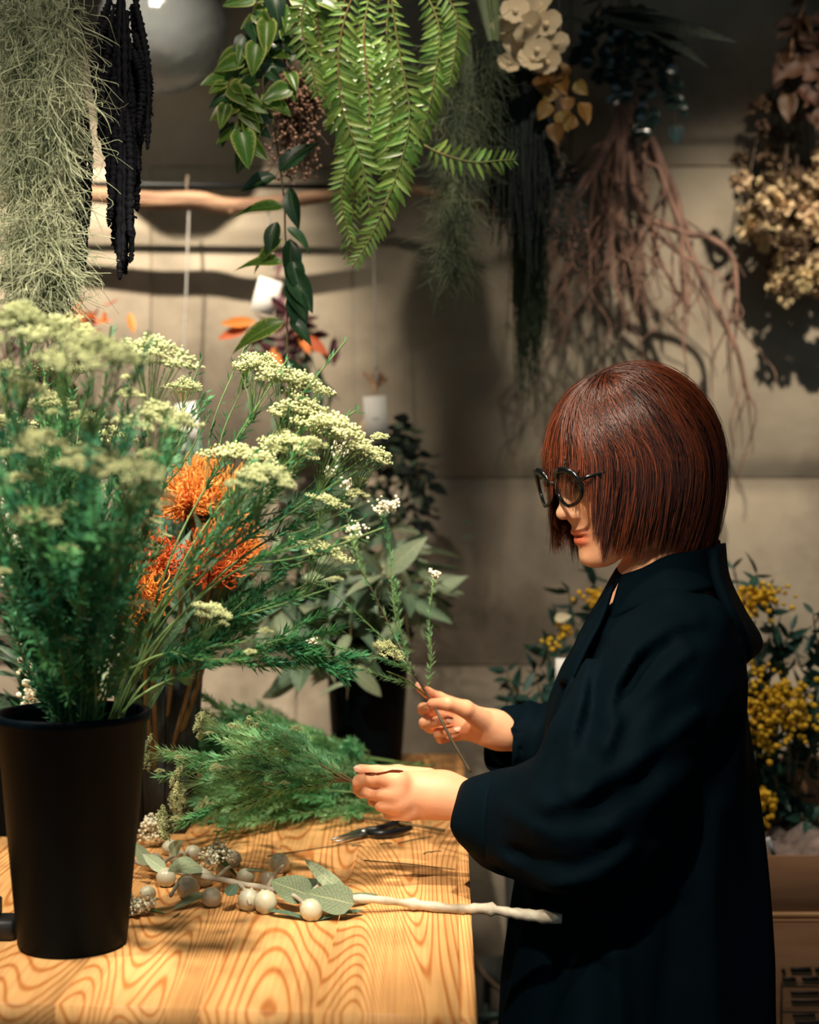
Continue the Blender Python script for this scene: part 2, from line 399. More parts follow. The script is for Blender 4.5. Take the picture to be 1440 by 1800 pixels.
# hanging rack above the frame that carries the bunches (its poles run along the room)
RACK = {}
def rack_pole(y, z, lab):
    t = thing('hanging_pole', lab, 'pole', (0, y, z))
    obj('pole', tube([(-1.9, y, z), (1.9, y, z)], .0035, 8), black, t)
    for x in (-1.7, -.9, .9, 1.7):
        obj('rod', tube([(x, y, z), (x, y, 2.9)], .004, 6), black, t)
rack_pole(1.80, 2.14, 'black ceiling-hung pole nearest the table front, carrying moss and dark tassels')
rack_pole(2.25, 2.26, 'black ceiling-hung pole in the middle carrying the fern and trailing vine')
rack_pole(2.62, 2.40, 'black ceiling-hung pole behind the fern carrying orchids and a dark curtain of foliage')
rack_pole(2.92, 2.50, 'black ceiling-hung pole nearest the concrete wall carrying the root bundle')

# wall rod and driftwood stick
rodY, stY = 3.06, 3.03
t = thing('wall_rod', 'thin black metal rod running across the concrete wall above driftwood', 'rod', W(380, 325, rodY))
p0, p1 = W(-300, 318, rodY), W(720, 330, rodY)
obj('rod', tube([p0, p1], .0058, 10), black, t)
for px in (-220, 120, 640):
    q = W(px, 324, rodY); obj('bracket', tube([q, q + [0, WALLY - rodY, 0]], .005, 8), black, t)
wood_pale = M('driftwood', (112, 82, 64), (168, 134, 106), scale=9, rough=.7, bump=.5, bscale=30, stretch=(1, 8, 8), spec=.3)
q = [W(a, b, stY) for a, b in ((-260, 372), (-60, 352), (120, 340), (260, 352), (345, 352), (400, 362), (470, 358), (560, 346), (640, 335), (720, 330), (800, 352), (880, 372))]
obj('driftwood_stick', join([tube(q, [.013, .015, .017, .018, .019, .017, .015, .014, .010, .009, .009, .006], 14, 70), tube([W(400, 362, stY), W(408, 374, stY - .01)], [.008, .006], 8)]), wood_pale, label='pale peeled driftwood stick held horizontally below the thin black wall rod', category='stick')
# stick ties join it to the rod
twine = M('grey_twine', (110, 98, 82), (140, 126, 106), scale=200, rough=.8)
tt = []
for px in (-40, 330, 600):
    c = W(px, 338, 3.05)
    a = np.linspace(0, 4 * np.pi, 40); tt.append(tube(np.stack([c[0] + .004 * a / 12, c[1] + .028 * np.cos(a), c[2] + .034 * np.sin(a)], -1), .0009, 5))
    
for x in tt: obj('tie', x, twine, bpy.data.objects['wall_rod'])

# ---------------------------------------------------------------- table
wood = bpy.data.materials.new('pine_board'); wood.use_nodes = True
def build_wood():
    nt = wood.node_tree; N = nt.nodes; L = nt.links; b = N['Principled BSDF']
    tc = N.new('ShaderNodeTexCoord'); oi = N.new('ShaderNodeObjectInfo')
    def nd(t, **k):
        n = N.new(t)
        for a, v in k.items(): setattr(n, a, v)
        return n
    cmb = nd('ShaderNodeCombineXYZ'); mu = nd('ShaderNodeMath', operation='MULTIPLY'); mu.inputs[1].default_value = 37
    L.new(oi.outputs['Random'], mu.inputs[0]); L.new(mu.outputs[0], cmb.inputs[0]); L.new(mu.outputs[0], cmb.inputs[1]); L.new(mu.outputs[0], cmb.inputs[2])
    ad = nd('ShaderNodeVectorMath', operation='ADD'); L.new(tc.outputs['Object'], ad.inputs[0]); L.new(cmb.outputs[0], ad.inputs[1])
    mp = nd('ShaderNodeMapping'); mp.inputs['Scale'].default_value = (6.5, .50, 3); L.new(ad.outputs[0], mp.inputs[0])
    n1 = nd('ShaderNodeTexNoise'); n1.inputs['Scale'].default_value = 1.05; n1.inputs['Detail'].default_value = 1.2; n1.inputs['Roughness'].default_value = .4; L.new(mp.outputs[0], n1.inputs['Vector'])
    k = nd('ShaderNodeMath', operation='MULTIPLY'); k.inputs[1].default_value = 430; L.new(n1.outputs['Fac'], k.inputs[0])
    s = nd('ShaderNodeMath', operation='SINE'); L.new(k.outputs[0], s.inputs[0])
    r = nd('ShaderNodeValToRGB'); mr = nd('ShaderNodeMapRange'); mr.inputs[1].default_value = -1; L.new(s.outputs[0], mr.inputs[0]); L.new(mr.outputs[0], r.inputs[0])
    e = r.color_ramp.elements; e[0].position = .0; e[0].color = lin((228, 174, 112)) + (1,); e[1].position = 1; e[1].color = lin((188, 118, 60)) + (1,)
    x = e.new(.62); x.color = lin((226, 170, 108)) + (1,); x = e.new(.86); x.color = lin((208, 146, 84)) + (1,)
    mp2 = nd('ShaderNodeMapping'); mp2.inputs['Scale'].default_value = (220, 5, 30); L.new(ad.outputs[0], mp2.inputs[0])
    n2 = nd('ShaderNodeTexNoise'); n2.inputs['Scale'].default_value = 1; n2.inputs['Detail'].default_value = 4; L.new(mp2.outputs[0], n2.inputs['Vector'])
    r2 = nd('ShaderNodeValToRGB'); L.new(n2.outputs['Fac'], r2.inputs[0]); r2.color_ramp.elements[0].position = .3; r2.color_ramp.elements[0].color = (.82, .8, .78, 1); r2.color_ramp.elements[1].position = .6; r2.color_ramp.elements[1].color = (1.04, 1.04, 1.04, 1)
    m = nd('ShaderNodeMix', data_type='RGBA', blend_type='MULTIPLY'); m.inputs[0].default_value = 1; L.new(r.outputs[0], m.inputs[6]); L.new(r2.outputs[0], m.inputs[7])
    n3 = nd('ShaderNodeTexNoise'); n3.inputs['Scale'].default_value = 6; n3.inputs['Detail'].default_value = 6; geo = nd('ShaderNodeNewGeometry'); L.new(geo.outputs['Position'], n3.inputs['Vector'])
    r3 = nd('ShaderNodeValToRGB'); L.new(n3.outputs['Fac'], r3.inputs[0]); r3.color_ramp.elements[0].position = .33; r3.color_ramp.elements[0].color = (.72, .62, .52, 1); r3.color_ramp.elements[1].position = .45; r3.color_ramp.elements[1].color = (1, 1, 1, 1)
    m2 = nd('ShaderNodeMix', data_type='RGBA', blend_type='MULTIPLY'); m2.inputs[0].default_value = .5; L.new(m.outputs[2], m2.inputs[6]); L.new(r3.outputs[0], m2.inputs[7])
    hs = nd('ShaderNodeHueSaturation'); mr2 = nd('ShaderNodeMapRange'); mr2.inputs[3].default_value = .88; mr2.inputs[4].default_value = 1.08; L.new(oi.outputs['Random'], mr2.inputs[0]); L.new(mr2.outputs[0], hs.inputs['Value']); L.new(m2.outputs[2], hs.inputs['Color'])
    L.new(hs.outputs[0], b.inputs['Base Color']); b.inputs['Roughness'].default_value = .52; b.inputs['Specular IOR Level'].default_value = .3
    bp = nd('ShaderNodeBump'); bp.inputs['Strength'].default_value = .25; bp.inputs['Distance'].default_value = .002; L.new(n2.outputs['Fac'], bp.inputs['Height']); L.new(bp.outputs[0], b.inputs['Normal'])
build_wood()
FR = W(838, 1787, 1.405); FR[2] = TZ; BR = W(815, 1325, 2.863); BR[2] = TZ      # front-right and back-right corners of the top
FL_ = W(0, 1762, 1.4444); FL_[2] = TZ
u = unit((BR - FR)[:2]); v = unit((FL_ - FR)[:2])                                 # along depth, along the front edge
def tp(a, b):  # a metres left of the right edge, b fraction of depth
    f = np.array([FR[0], FR[1]]) + v * a; bk = np.array([BR[0], BR[1]]) + np.array([-1, 0]) * a; return f * (1 - b) + bk * b
table = thing('work_table', 'broad pine plank work table with orange grain in front of the florist', 'table', (tp(.6, .5)[0], tp(.6, .5)[1], 0))
edges = [0, .016, .156, .268, .41, .53, .67, .80, .93, 1.07, 1.2]
def prism(quad, z0, z1, bev=.0015):
    q = np.array(quad); c = q.mean(0); V = []
    d = np.sign(q - c) * 0
    inn = q + (c - q) / np.linalg.norm(c - q, axis=1)[:, None] * bev * 1.5
    for zz, qq in ((z0, q), (z1 - bev, q), (z1, inn)): V += [(a, b, zz) for a, b in qq]
    F = [[0, 1, 5, 4], [1, 2, 6, 5], [2, 3, 7, 6], [3, 0, 4, 7], [4, 5, 9, 8], [5, 6, 10, 9], [6, 7, 11, 10], [7, 4, 8, 11], [8, 9, 10, 11], [3, 2, 1, 0]]
    return np.array(V), np.array(F)
for i in range(len(edges) - 1):
    a, b = edges[i] + .0003, edges[i + 1] - .0003
    q4 = [tp(b, 0), tp(a, 0), tp(a, 1), tp(b, 1)]
    V, F = prism(q4, TZ - .036, TZ)
    cx = V[:, :2].mean(0); o = link('plank', mk_mesh('plank', V - [cx[0], cx[1], TZ], F, wood, False), table); o.location = Vector((cx[0], cx[1], TZ)) - table.location
wood_d = M('table_underframe', (120, 74, 44), (142, 92, 56), scale=4, rough=.6, stretch=(1, 8, 8))
obj('apron', prism([tp(1.15, .03), tp(.03, .03), tp(.03, .045), tp(1.15, .045)], TZ - .13, TZ - .036), wood_d, table, False)
obj('apron', prism([tp(1.15, .955), tp(.03, .955), tp(.03, .97), tp(1.15, .97)], TZ - .13, TZ - .036), wood_d, table, False)
obj('apron', prism([tp(.045, .045), tp(.03, .045), tp(.03, .955), tp(.045, .955)], TZ - .13, TZ - .036), wood_d, table, False)
for a in (.03, 1.09):
    for b in (.04, .92):
        obj('leg', prism([tp(a + .06, b), tp(a, b), tp(a, b + .045), tp(a + .06, b + .045)], 0, TZ - .036), wood_d, table, False)

# ---------------------------------------------------------------- buckets
plastic = M('black_plastic', (3, 11, 17), (5, 15, 22), rough=.5, spec=.05, bump=.04, bscale=200)
def bucket(name, label, c, rb, rt, h, mat=plastic, wall=.0025, lip=.004):
    t = thing(name, label, 'bucket', c)
    pr = [(0.0, .0), (rb - .004, .0), (rb, .004), (rt, h - .012), (rt + lip * .7, h - .010), (rt + lip, h - .004), (rt + lip * .6, h), (rt - wall, h - .001), (rt - wall * 1.2, h - .012), (rb - wall, .008), (0.0, .008)]
    obj('shell', lathe(pr, c, 64), mat, t)
    obj('water', lathe([(0.0001, h * .55), (rb + (rt - rb) * .55 - wall - .0005, h * .55)], c, 40), M('dark_water', (20, 28, 24), rough=.05, spec=.8), t)
    return t
BK = np.array([W(128, 1660, 1.635)[0], 1.635, TZ])
bucket('flower_bucket', 'large black plastic bucket at the table front holding the green-cream flower stems', BK, .0595, .0815, .258)
B2 = np.array([W(646, 1340, 2.76)[0], 2.76, TZ])
bucket('flower_bucket', 'black bucket at the table back edge holding broad-leaved eucalyptus', B2, .064, .080, .255)
B3 = np.array([W(60, 1300, 2.25)[0], 2.25, TZ])
bucket('flower_bucket', 'squat black bucket half hidden behind the large front bucket', B3, .10, .12, .17)
# dark weathered plank planter
B4 = np.array([W(280, 1300, 2.22)[0], 2.22, TZ])
pl = thing('wooden_planter', 'tapered dark weathered wooden planter holding orange pincushion flowers', 'planter', B4)
dw = M('dark_weathered_wood', (26, 32, 36), (52, 60, 64), scale=5, rough=.75, stretch=(10, 10, 1), bump=.5, bscale=30, vary=.2)
def planter_side(c, wb_, wt, h, n=3):
    for sgn, axis in ((1, 0), (-1, 0), (1, 1), (-1, 1)):
        for k in range(n):
            a0, a1 = -1 + 2 * k / n + .02, -1 + 2 * (k + 1) / n - .02
            V = []
            for z, wd in ((0, wb_), (h, wt)):
                for a in (a0, a1):
                    for th in (0, .008):
                        p = [0, 0, z]; p[axis] = sgn * (wd - th); p[1 - axis] = a * wd; V.append(p)
            F = np.array([[0, 2, 3, 1], [4, 5, 7, 6], [0, 4, 6, 2], [1, 3, 7, 5], [0, 1, 5, 4], [2, 6, 7, 3]])
            V = np.array(V) + c
            obj('plank', (V, F), dw, pl, False)
planter_side(B4, .046, .061, .285)
obj('bottom', box(B4 + [0, 0, .005], (.088, .088, .01)), dw, pl, False)
# ---------------------------------------------------------------- the florist
Z0 = 1.92; SC = Z0 / FPX
th = math.radians(20); al = math.radians(15); HS = 1.05
Fh = np.array([-math.cos(th), -math.sin(th), 0]); Nh = np.array([math.sin(th), -math.cos(th), 0]); Up = np.array([0, 0, 1.])
O = W(1106, 826, 1.93)
ex = Fh * math.cos(al) - Up * math.sin(al); ez = Up * math.cos(al) + Fh * math.sin(al); ey = -Nh     # local x forward, y to the far side, z up
HM = np.stack([ex, ey, ez], 1) * HS
def H(*p): return O + HM @ np.array(p, float)
def head_sdf(P):
    a = lambda y: np.abs(y)
    Q = P.copy(); Q[..., 1] = np.abs(Q[..., 1])
    d = ell(Q, (-.010, 0, .042), (.090, .070, .078))
    d = smin(d, ell(Q, (.030, 0, .030), (.062, .062, .070)), .02)
    d = smin(d, ell(Q, (.036, 0, -.032), (.050, .052, .062)), .025)
    d = smin(d, cone(Q, (.0, .046, -.045), (.062, .014, -.087), .018, .014), .028)
    d = smin(d, ell(Q, (.074, 0, -.0895), (.018, .018, .014)), .018)
    d = smin(d, ell(Q, (.058, .034, -.026), (.026, .024, .026)), .02)
    d = smin(d, ell(Q, (.066, 0, -.058), (.023, .026, .026)), .014)      # muzzle
    d = smax(d, -ell(Q, (.100, .031, .006), (.017, .019, .013)), .012)   # socket
    d = smin(d, ell(Q, (.074, .031, .003), (.0125, .0145, .0115)), .004)  # eyeball and lid
    d = smin(d, cone(Q, (.083, .012, .026), (.076, .044, .024), .007, .006), .012) # brow
    d = smin(d, cone(Q, (.083, 0, .008), (.099, 0, -.026), .0065, .0078), .010)   # nose bridge
    d = smin(d, ell(Q, (.1005, 0, -.0285), (.0095, .0090, .0078)), .005)
    d = smin(d, ell(Q, (.089, .0095, -.0335), (.0090, .0062, .0062)), .005)
    d = smax(d, -ell(Q, (.094, .0060, -.0405), (.0042, .0026, .0040)), .0025)
    d = smin(d, ell(Q, (.0855, 0, -.0560), (.0085, .0190, .0052)), .004)
    d = smin(d, ell(Q, (.0845, 0, -.0672), (.0085, .0165, .0062)), .004)
    d = smax(d, -ell(Q, (.0945, 0, -.0612), (.0075, .0200, .0011)), .002)
    d = smax(d, -cone(Q, (.093, 0, -.044), (.0925, 0, -.050), .0026, .0026), .003)
    d = smin(d, ell(Q, (-.008, .071, -.004), (.017, .007, .029)), .006)
    d = smin(d, cone(P, (-.022, 0, -.05), (-.010, 0, -.190), .047, .050), .022)
    return d
skin = M('skin', (224, 160, 120), (234, 174, 134), scale=14, rough=.5, spec=.35, sss=.25, attr=True, bump=.06, bscale=260)
hv, hf = nets(head_sdf, (-.13, -.095, -.20), (.125, .095, .135), .0019)
x, y, z = hv.T
colr = np.ones((len(hv), 3))
def blend(m, c):
    m = np.clip(m, 0, 1)[:, None]; return colr * (1 - m) + np.array(c) * m
lip = np.exp(-(((z + .0565) / .0050) ** 4 + (y / .020) ** 4)) + np.exp(-(((z + .0668) / .0062) ** 4 + (y / .018) ** 4)); lip *= (x > .078)
colr = blend(lip * .9, (.98, .42, .36))
colr = blend(np.exp(-(((z + .0615) / .0012) ** 2 + (y / .021) ** 4)) * (x > .07) * .8, (.45, .12, .10))
colr = blend(np.exp(-(((z - .026 + (abs(y) - .03) ** 2 * 6) / .0032) ** 2 + ((abs(y) - .029) / .017) ** 4)) * (x > .05) * .75, (.22, .12, .08))
colr = blend(np.exp(-(((z + .004) / .0016) ** 2 + ((abs(y) - .031) / .013) ** 4)) * (x > .06), (.05, .03, .02))   # lashes
colr = blend(np.exp(-(((z + .030) / .02) ** 2 + ((abs(y) - .036) / .02) ** 2)) * .25, (1, .62, .52))
hw = hv @ HM.T + O
# ---- arms and hands (world coordinates)
def pts(L): return [W(*p) for p in L]
def far_hand(P):
    d = chain(P, pts([(812, 1243, 2.08), (772, 1227, 2.08), (752, 1218, 2.065), (739, 1209, 2.05)]), [.0100, .0084, .0076, .0066])
    for L, r in (([(806, 1257, 2.09), (760, 1251, 2.085), (744, 1246, 2.055), (757, 1243, 2.032)], 1.02),
                 ([(806, 1273, 2.09), (757, 1278, 2.08), (747, 1271, 2.048), (786, 1266, 2.022)], 1.0),
                 ([(812, 1289, 2.085), (776, 1297, 2.07), (771, 1289, 2.045), (801, 1283, 2.022)], .9)):
        d = smin(d, chain(P, pts(L), [.0100 * r, .0086 * r, .0080 * r, .0068 * r]), .0015)
    d = smin(d, chain(P, pts([(856, 1272, 2.045), (818, 1246, 2.018), (787, 1237, 2.005), (760, 1237, 2.010)]), [.016, .0118, .0090, .0072]), .003)
    palm = smin(cone(P, W(812, 1248, 2.078), W(868, 1276, 2.06), .0125, .020), cone(P, W(812, 1284, 2.078), W(872, 1290, 2.065), .0125, .020), .014)
    palm = smin(palm, cone(P, W(806, 1266, 2.080), W(870, 1283, 2.06), .012, .020), .012)
    d = smin(d, palm, .007)
    d = smin(d, chain(P, pts([(868, 1280, 2.06), (890, 1287, 2.065), (960, 1300, 2.09), (1040, 1330, 2.12)]), [.0235, .0245, .028, .036]), .012)
    return d
def near_hand(P):
    d = chain(P, pts([(692, 1374, 1.850), (655, 1368, 1.835), (632, 1374, 1.850), (624, 1386, 1.875)]), [.0110, .0092, .0082, .0068])
    for L, r in (([(690, 1394, 1.848), (652, 1392, 1.842), (636, 1390, 1.865), (645, 1384, 1.890)], 1.0),
                 ([(700, 1412, 1.852), (670, 1413, 1.850), (658, 1406, 1.872), (668, 1396, 1.893)], .96),
                 ([(712, 1428, 1.862), (690, 1430, 1.864), (680, 1420, 1.885), (688, 1408, 1.900)], .86)):
        d = smin(d, chain(P, pts(L), [.0112 * r, .0092 * r, .0084 * r, .0070 * r]), .0032)
    d = smin(d, chain(P, pts([(752, 1374, 1.905), (700, 1361, 1.918), (662, 1358, 1.915), (634, 1353, 1.905)]), [.018, .0120, .0093, .0072]), .005)
    palm = smin(cone(P, W(694, 1376, 1.862), W(778, 1386, 1.872), .0150, .0215), cone(P, W(702, 1424, 1.866), W(780, 1414, 1.876), .0145, .0215), .016)
    palm = smin(palm, cone(P, W(690, 1398, 1.858), W(790, 1400, 1.868), .0140, .0235), .014)
    d = smin(d, palm, .016)
    d = smin(d, chain(P, pts([(770, 1398, 1.872), (812, 1408, 1.870), (860, 1420, 1.855), (960, 1440, 1.80), (1060, 1440, 1.76)]), [.0255, .0258, .029, .033, .038]), .016)
    for k, p in enumerate(((702, 1372, 1.848), (700, 1392, 1.846), (706, 1410, 1.849), (716, 1426, 1.858))): d = smin(d, np.linalg.norm(P - W(*p).astype(np.float32), axis=-1) - .0082, .012)
    return d
def handcol(V, near):
    c = np.ones((len(V), 3)); r = vnoise(V, 60, 3)[:, None] * .04; c = c * (1 + r); c[:, 1:] *= .97
    tips = pts([(624, 1386, 1.875), (634, 1353, 1.905), (650, 1392, 1.89)]) if near else pts([(739, 1209, 2.05), (757, 1243, 2.032), (790, 1266, 2.018), (804, 1283, 2.018), (758, 1237, 2.0)])
    for t in tips:
        m = np.exp(-(np.linalg.norm(V - t, axis=1) / .010) ** 2)[:, None]; c = c * (1 - m * .5) + np.array((1, .72, .66)) * m * .5
    return c
fv, ff = nets(far_hand, W(725, 1345, 1.99), W(1000, 1190, 2.16), .0019)
b0, b1 = W(612, 1480, 1.74), W(985, 1335, 1.94); lo = np.minimum(b0, b1); hi = np.maximum(b0, b1)
nv, nf = nets(near_hand, lo, hi, .0019)
# hidden trunk, shoulders and upper arms under the coat
def trunk(P):
    d = ell(P, W(1160, 1190, 1.93), (.095, .155, .17)); d = smin(d, ell(P, W(1150, 1480, 1.93), (.10, .14, .20)), .06)
    d = smin(d, ell(P, W(1160, 1750, 1.93), (.11, .155, .15)), .06)
    d = smin(d, cone(P, W(1190, 1115, 1.80), W(1085, 1410, 1.755), .044, .036), .03)
    d = smin(d, cone(P, W(1180, 1115, 2.06), W(1050, 1330, 2.115), .044, .036), .03)
    d = smin(d, cone(P, W(1165, 1060, 1.935), H(-.04, 0, -.10), .058, .044), .03)
    return d
tv, tf = nets(trunk, (.15, 1.66, .62), (.46, 2.2, 1.36), .012)
person = thing('person', 'woman in a loose black coat and glasses standing at the table arranging stems', 'person', (W(1130, 900, 1.93)[0], 1.93, 0))
Vb = np.vstack([hw, fv, nv, tv]); Fb = np.concatenate([hf[:, ::-1] if np.linalg.det(HM) < 0 else hf, ff + len(hw), nf + len(hw) + len(fv), tf + len(hw) + len(fv) + len(nv)])
cb = np.vstack([colr, handcol(fv, False), handcol(nv, True), np.ones((len(tv), 3))])
obj('body', (Vb, Fb), skin, person, col=cb)
# fingernails
nail = M('fingernail', (232, 172, 142), rough=.35, spec=.4)
for (px, py, yy, dx, dz, s) in ((737, 1206, 2.043, -.6, .8, 1), (790, 1265, 2.013, 1, .1, 1), (804, 1281, 2.014, 1, .25, .85), (630, 1351, 1.898, -1, .2, 1)):
    m = frame(W(px, py, yy) - np.array([dx, 0, dz]) * .004, (dx, 0, dz), (0, -1, .35), .0105 * s)
    obj('fingernail', xf(leaf(1, .82, 'round', .1, -.35, 6), m), nail, person)
# ---- coat
rows_ = np.array([[1000, 1098, 1248, .060], [1040, 1076, 1264, .085], [1075, 1052, 1277, .140], [1115, 1030, 1289, .178], [1180, 996, 1300, .190], [1250, 966, 1306, .188], [1350, 950, 1318, .185], [1450, 938, 1328, .188],
                  [1550, 917, 1338, .195], [1650, 903, 1347, .205], [1750, 889, 1352, .212], [1800, 885, 1354, .215], [2010, 866, 1366, .235]], float)
FOLDS = []
for line_, amp_, wd_ in (([(1205, 1078), (1150, 1085), (1090, 1125), (1050, 1180), (1040, 1230)], .009, .011), ([(1180, 1130), (1120, 1170), (1070, 1215), (1030, 1270)], .008, .009), ([(1150, 1120), (1095, 1160), (1062, 1215)], -.007, .008), ([(1190, 1230), (1120, 1270), (1060, 1305), (1000, 1345), (940, 1372)], .010, .011),
                         ([(1210, 1290), (1120, 1310), (1040, 1360)], -.007, .012), ([(1040, 1100), (1010, 1180), (985, 1260), (970, 1340)], .006, .007), ([(1055, 1130), (1030, 1200), (1005, 1280)], -.006, .006), ([(880, 1488), (950, 1508), (1020, 1485), (1070, 1440)], .009, .012), ([(890, 1400), (960, 1420), (1040, 1400)], .006, .012), ([(900, 1462), (980, 1470), (1050, 1430)], -.007, .010),
                         ([(1060, 1640), (1075, 1800), (1085, 2000)], .008, .014), ([(1170, 1560), (1150, 1700), (1140, 1900)], -.007, .016), ([(1240, 1400), (1225, 1560), (1230, 1800)], .007, .016), ([(980, 1600), (965, 1800)], -.006, .014)):
    FOLDS.append(([W(a, b, Z0 - .1) for a, b in line_], amp_, wd_))
def coat_sdf(P):
    z = P[..., 2]; py = HY + (CAMZ - z) * FPX / Z0
    fx = (np.interp(py, rows_[:, 0], rows_[:, 1]) - 720) * SC; bx = (np.interp(py, rows_[:, 0], rows_[:, 2]) - 720) * SC; b = np.interp(py, rows_[:, 0], rows_[:, 3])
    a = (bx - fx) / 2; cx = (bx + fx) / 2; cy = 1.93 - (cx - .31) * .1
    X = (P[..., 0] - cx); Y = (P[..., 1] - cy); 
    q = (np.abs(X / a) ** 2.3 + np.abs(Y / b) ** 2.3) ** (1 / 2.3); d = (q - 1) * np.minimum(a, b) * .85
    ang = np.arctan2(Y, X)
    low = np.clip((py - 1350) / 500, 0, 1)
    d = d - low * .006 * np.sin(ang * 9 + np.sin(py * .004) * 2) - .003 * np.sin(ang * 7 + py * .012)
    d = smax(d, -(z - (CAMZ - (2000 - HY) * SC)), .004)
    d = smax(d, (z - (CAMZ - (1008 - HY) * SC)), .01)
    # sleeves
    s = chain(P, pts([(1200, 1122, 1.805), (1150, 1220, 1.765), (1085, 1350, 1.735), (1035, 1440, 1.745), (960, 1446, 1.795), (885, 1440, 1.83)]), [.062, .074, .084, .085, .070, .058], .03)
    e1 = P[..., 0] * .78 - P[..., 2] * .62; e2 = P[..., 0] * .62 + P[..., 2] * .78
    fold = .0075 * np.sin(e1 * 95 + 2.2 * np.sin(e2 * 9) + 1.2 * np.sin(P[..., 1] * 14)) * (.4 + .6 * np.sin(e2 * 13 + 1.) ** 2) + .003 * vnoise(P, 26, 5)
    s = s - fold * .5
    d = smin(d, s, .035)
    f = chain(P, pts([(1175, 1118, 2.05), (1090, 1240, 2.11), (1030, 1310, 2.125), (960, 1308, 2.10), (905, 1307, 2.075)]), [.058, .062, .062, .054, .047], .03)
    f = f - .003 * np.sin(P[..., 0] * 120 + P[..., 2] * 40)
    d = smin(d, f, .03)
    # long raised folds from the shoulder to the inner elbow, and at the turned-back sleeve
    front = np.clip((1.93 - P[..., 1]) / .05, 0, 1)
    for line, amp, wd in FOLDS:
        dd = None
        for i_ in range(len(line) - 1):
            a2, b2 = line[i_], line[i_ + 1]; ab2 = b2 - a2; px_ = P[..., 0] - a2[0]; pz_ = P[..., 2] - a2[2]; t2 = np.clip((px_ * ab2[0] + pz_ * ab2[2]) / (ab2[0] ** 2 + ab2[2] ** 2), 0, 1)
            e2 = (px_ - ab2[0] * t2) ** 2 + (pz_ - ab2[2] * t2) ** 2; dd = e2 if dd is None else np.minimum(dd, e2)
        d = d - amp * np.exp(-dd / wd ** 2) * front
    # front drape folds falling from the collar
    g = (P[..., 0] - cx + a * .72) ; dr = .0035 * np.sin((P[..., 0] * .93 + (CAMZ - z) * .38) * 150) * np.clip(1 - np.abs(g) / .10, 0, 1) * np.clip((py - 1060) / 80, 0, 1) * np.clip((1420 - py) / 120, 0, 1)
    d = d - dr
    # hollow cuffs
    d = smax(d, -cone(P, W(800, 1446, 1.875), W(905, 1443, 1.822), .050, .047), .004)
    d = smax(d, np.where(P[..., 1] < 1.94, W(848, 0, 1.84)[0] - P[..., 0], np.where(z > .93, W(893, 0, 2.07)[0] - P[..., 0], -9)), .002)
    d = smax(d, -cone(P, W(850, 1307, 2.06), W(912, 1306, 2.08), .042, .039), .004)
    return d
cloth = M('black_coat_cloth', (2, 11, 17), (3, 15, 22), scale=3, rough=.75, bump=.10, bscale=420, spec=.03)
coat = obj('coat', nets(coat_sdf, (.05, 1.60, .55), (.48, 2.27, 1.335), .0058), cloth, person, label='loose long black coat with wide turned-back sleeves')
def cuff(c0, c1, r0x, r0z, r1x, r1z, drop=0, wob=.003, seed=1):
    """turned-back cuff: a thick band around the axis c0 -> c1"""
    c0 = np.array(c0); c1 = np.array(c1); ax_ = unit(c1 - c0); up = unit(Up - ax_ * (Up @ ax_)); sd = np.cross(ax_, up); n = 56; V = []
    prof = [(0, 1.0), (.0, 1.06), (.15, 1.12), (.5, 1.15), (.85, 1.14), (1.0, 1.08), (1.0, 1.0), (.6, .93), (.1, .92), (0, 1.0)]
    a = np.arange(n) * 2 * np.pi / n
    for s, k in prof:
        rx = (r0x + (r1x - r0x) * s) * k; rz = (r0z + (r1z - r0z) * s) * k
        wv = wob * (np.sin(a * 3 + seed) + .6 * np.sin(a * 5 + seed * 2 + s * 2))
        V.append(c0 + (c1 - c0) * s + np.outer(np.cos(a) * (rx + wv), sd) + np.outer(np.sin(a) * (rz + wv), up) + np.outer(ax_ @ np.zeros(3) + .006 * np.sin(a * 2 + seed), ax_) - np.outer(np.clip(-np.sin(a), 0, 1) * drop * (1 - s * .5), ax_) * -1)
    V = np.array(V); m = len(prof); i, k = np.meshgrid(np.arange(m - 1), np.arange(n), indexing='ij'); k2 = (k + 1) % n
    return V.reshape(-1, 3), np.stack([i * n + k, i * n + k2, (i + 1) * n + k2, (i + 1) * n + k], -1).reshape(-1, 4)
obj('cuff', cuff(W(832, 1440, 1.862), W(904, 1446, 1.822), .047, .049, .058, .060, drop=.022), cloth, person)
obj('cuff', cuff(W(880, 1307, 2.068), W(926, 1307, 2.09), .038, .042, .044, .046, drop=.004, seed=3), cloth, person)
# collar: a standing band and two folded points, a cowl flap behind
def sheet(grid, thick=.0035, n=14, m=14):
    """thick cloth patch through a grid of control points"""
    G = np.array(grid, float); A = np.array([smoothpath(r_, m) for r_ in G]); B = np.array([smoothpath(A[:, j], n) for j in range(m)]).transpose(1, 0, 2)
    du = np.gradient(B, axis=0); dv = np.gradient(B, axis=1); nn = np.cross(du, dv); nn /= np.linalg.norm(nn, axis=2, keepdims=True) + 1e-9
    V = np.concatenate([(B + nn * thick / 2).reshape(-1, 3), (B - nn * thick / 2).reshape(-1, 3)]); i, j = np.meshgrid(np.arange(n - 1), np.arange(m - 1), indexing='ij')
    f = np.stack([i * m + j, i * m + j + 1, (i + 1) * m + j + 1, (i + 1) * m + j], -1).reshape(-1, 4); k = n * m
    ring = [a for a in range(m)] + [a * m + m - 1 for a in range(1, n)] + [(n - 1) * m + a for a in range(m - 2, -1, -1)] + [a * m for a in range(n - 2, 0, -1)]
    ring = np.array(ring); r2 = np.roll(ring, -1)
    return V, np.concatenate([f, f[:, ::-1] + k, np.stack([ring, ring + k, r2 + k, r2], -1)])
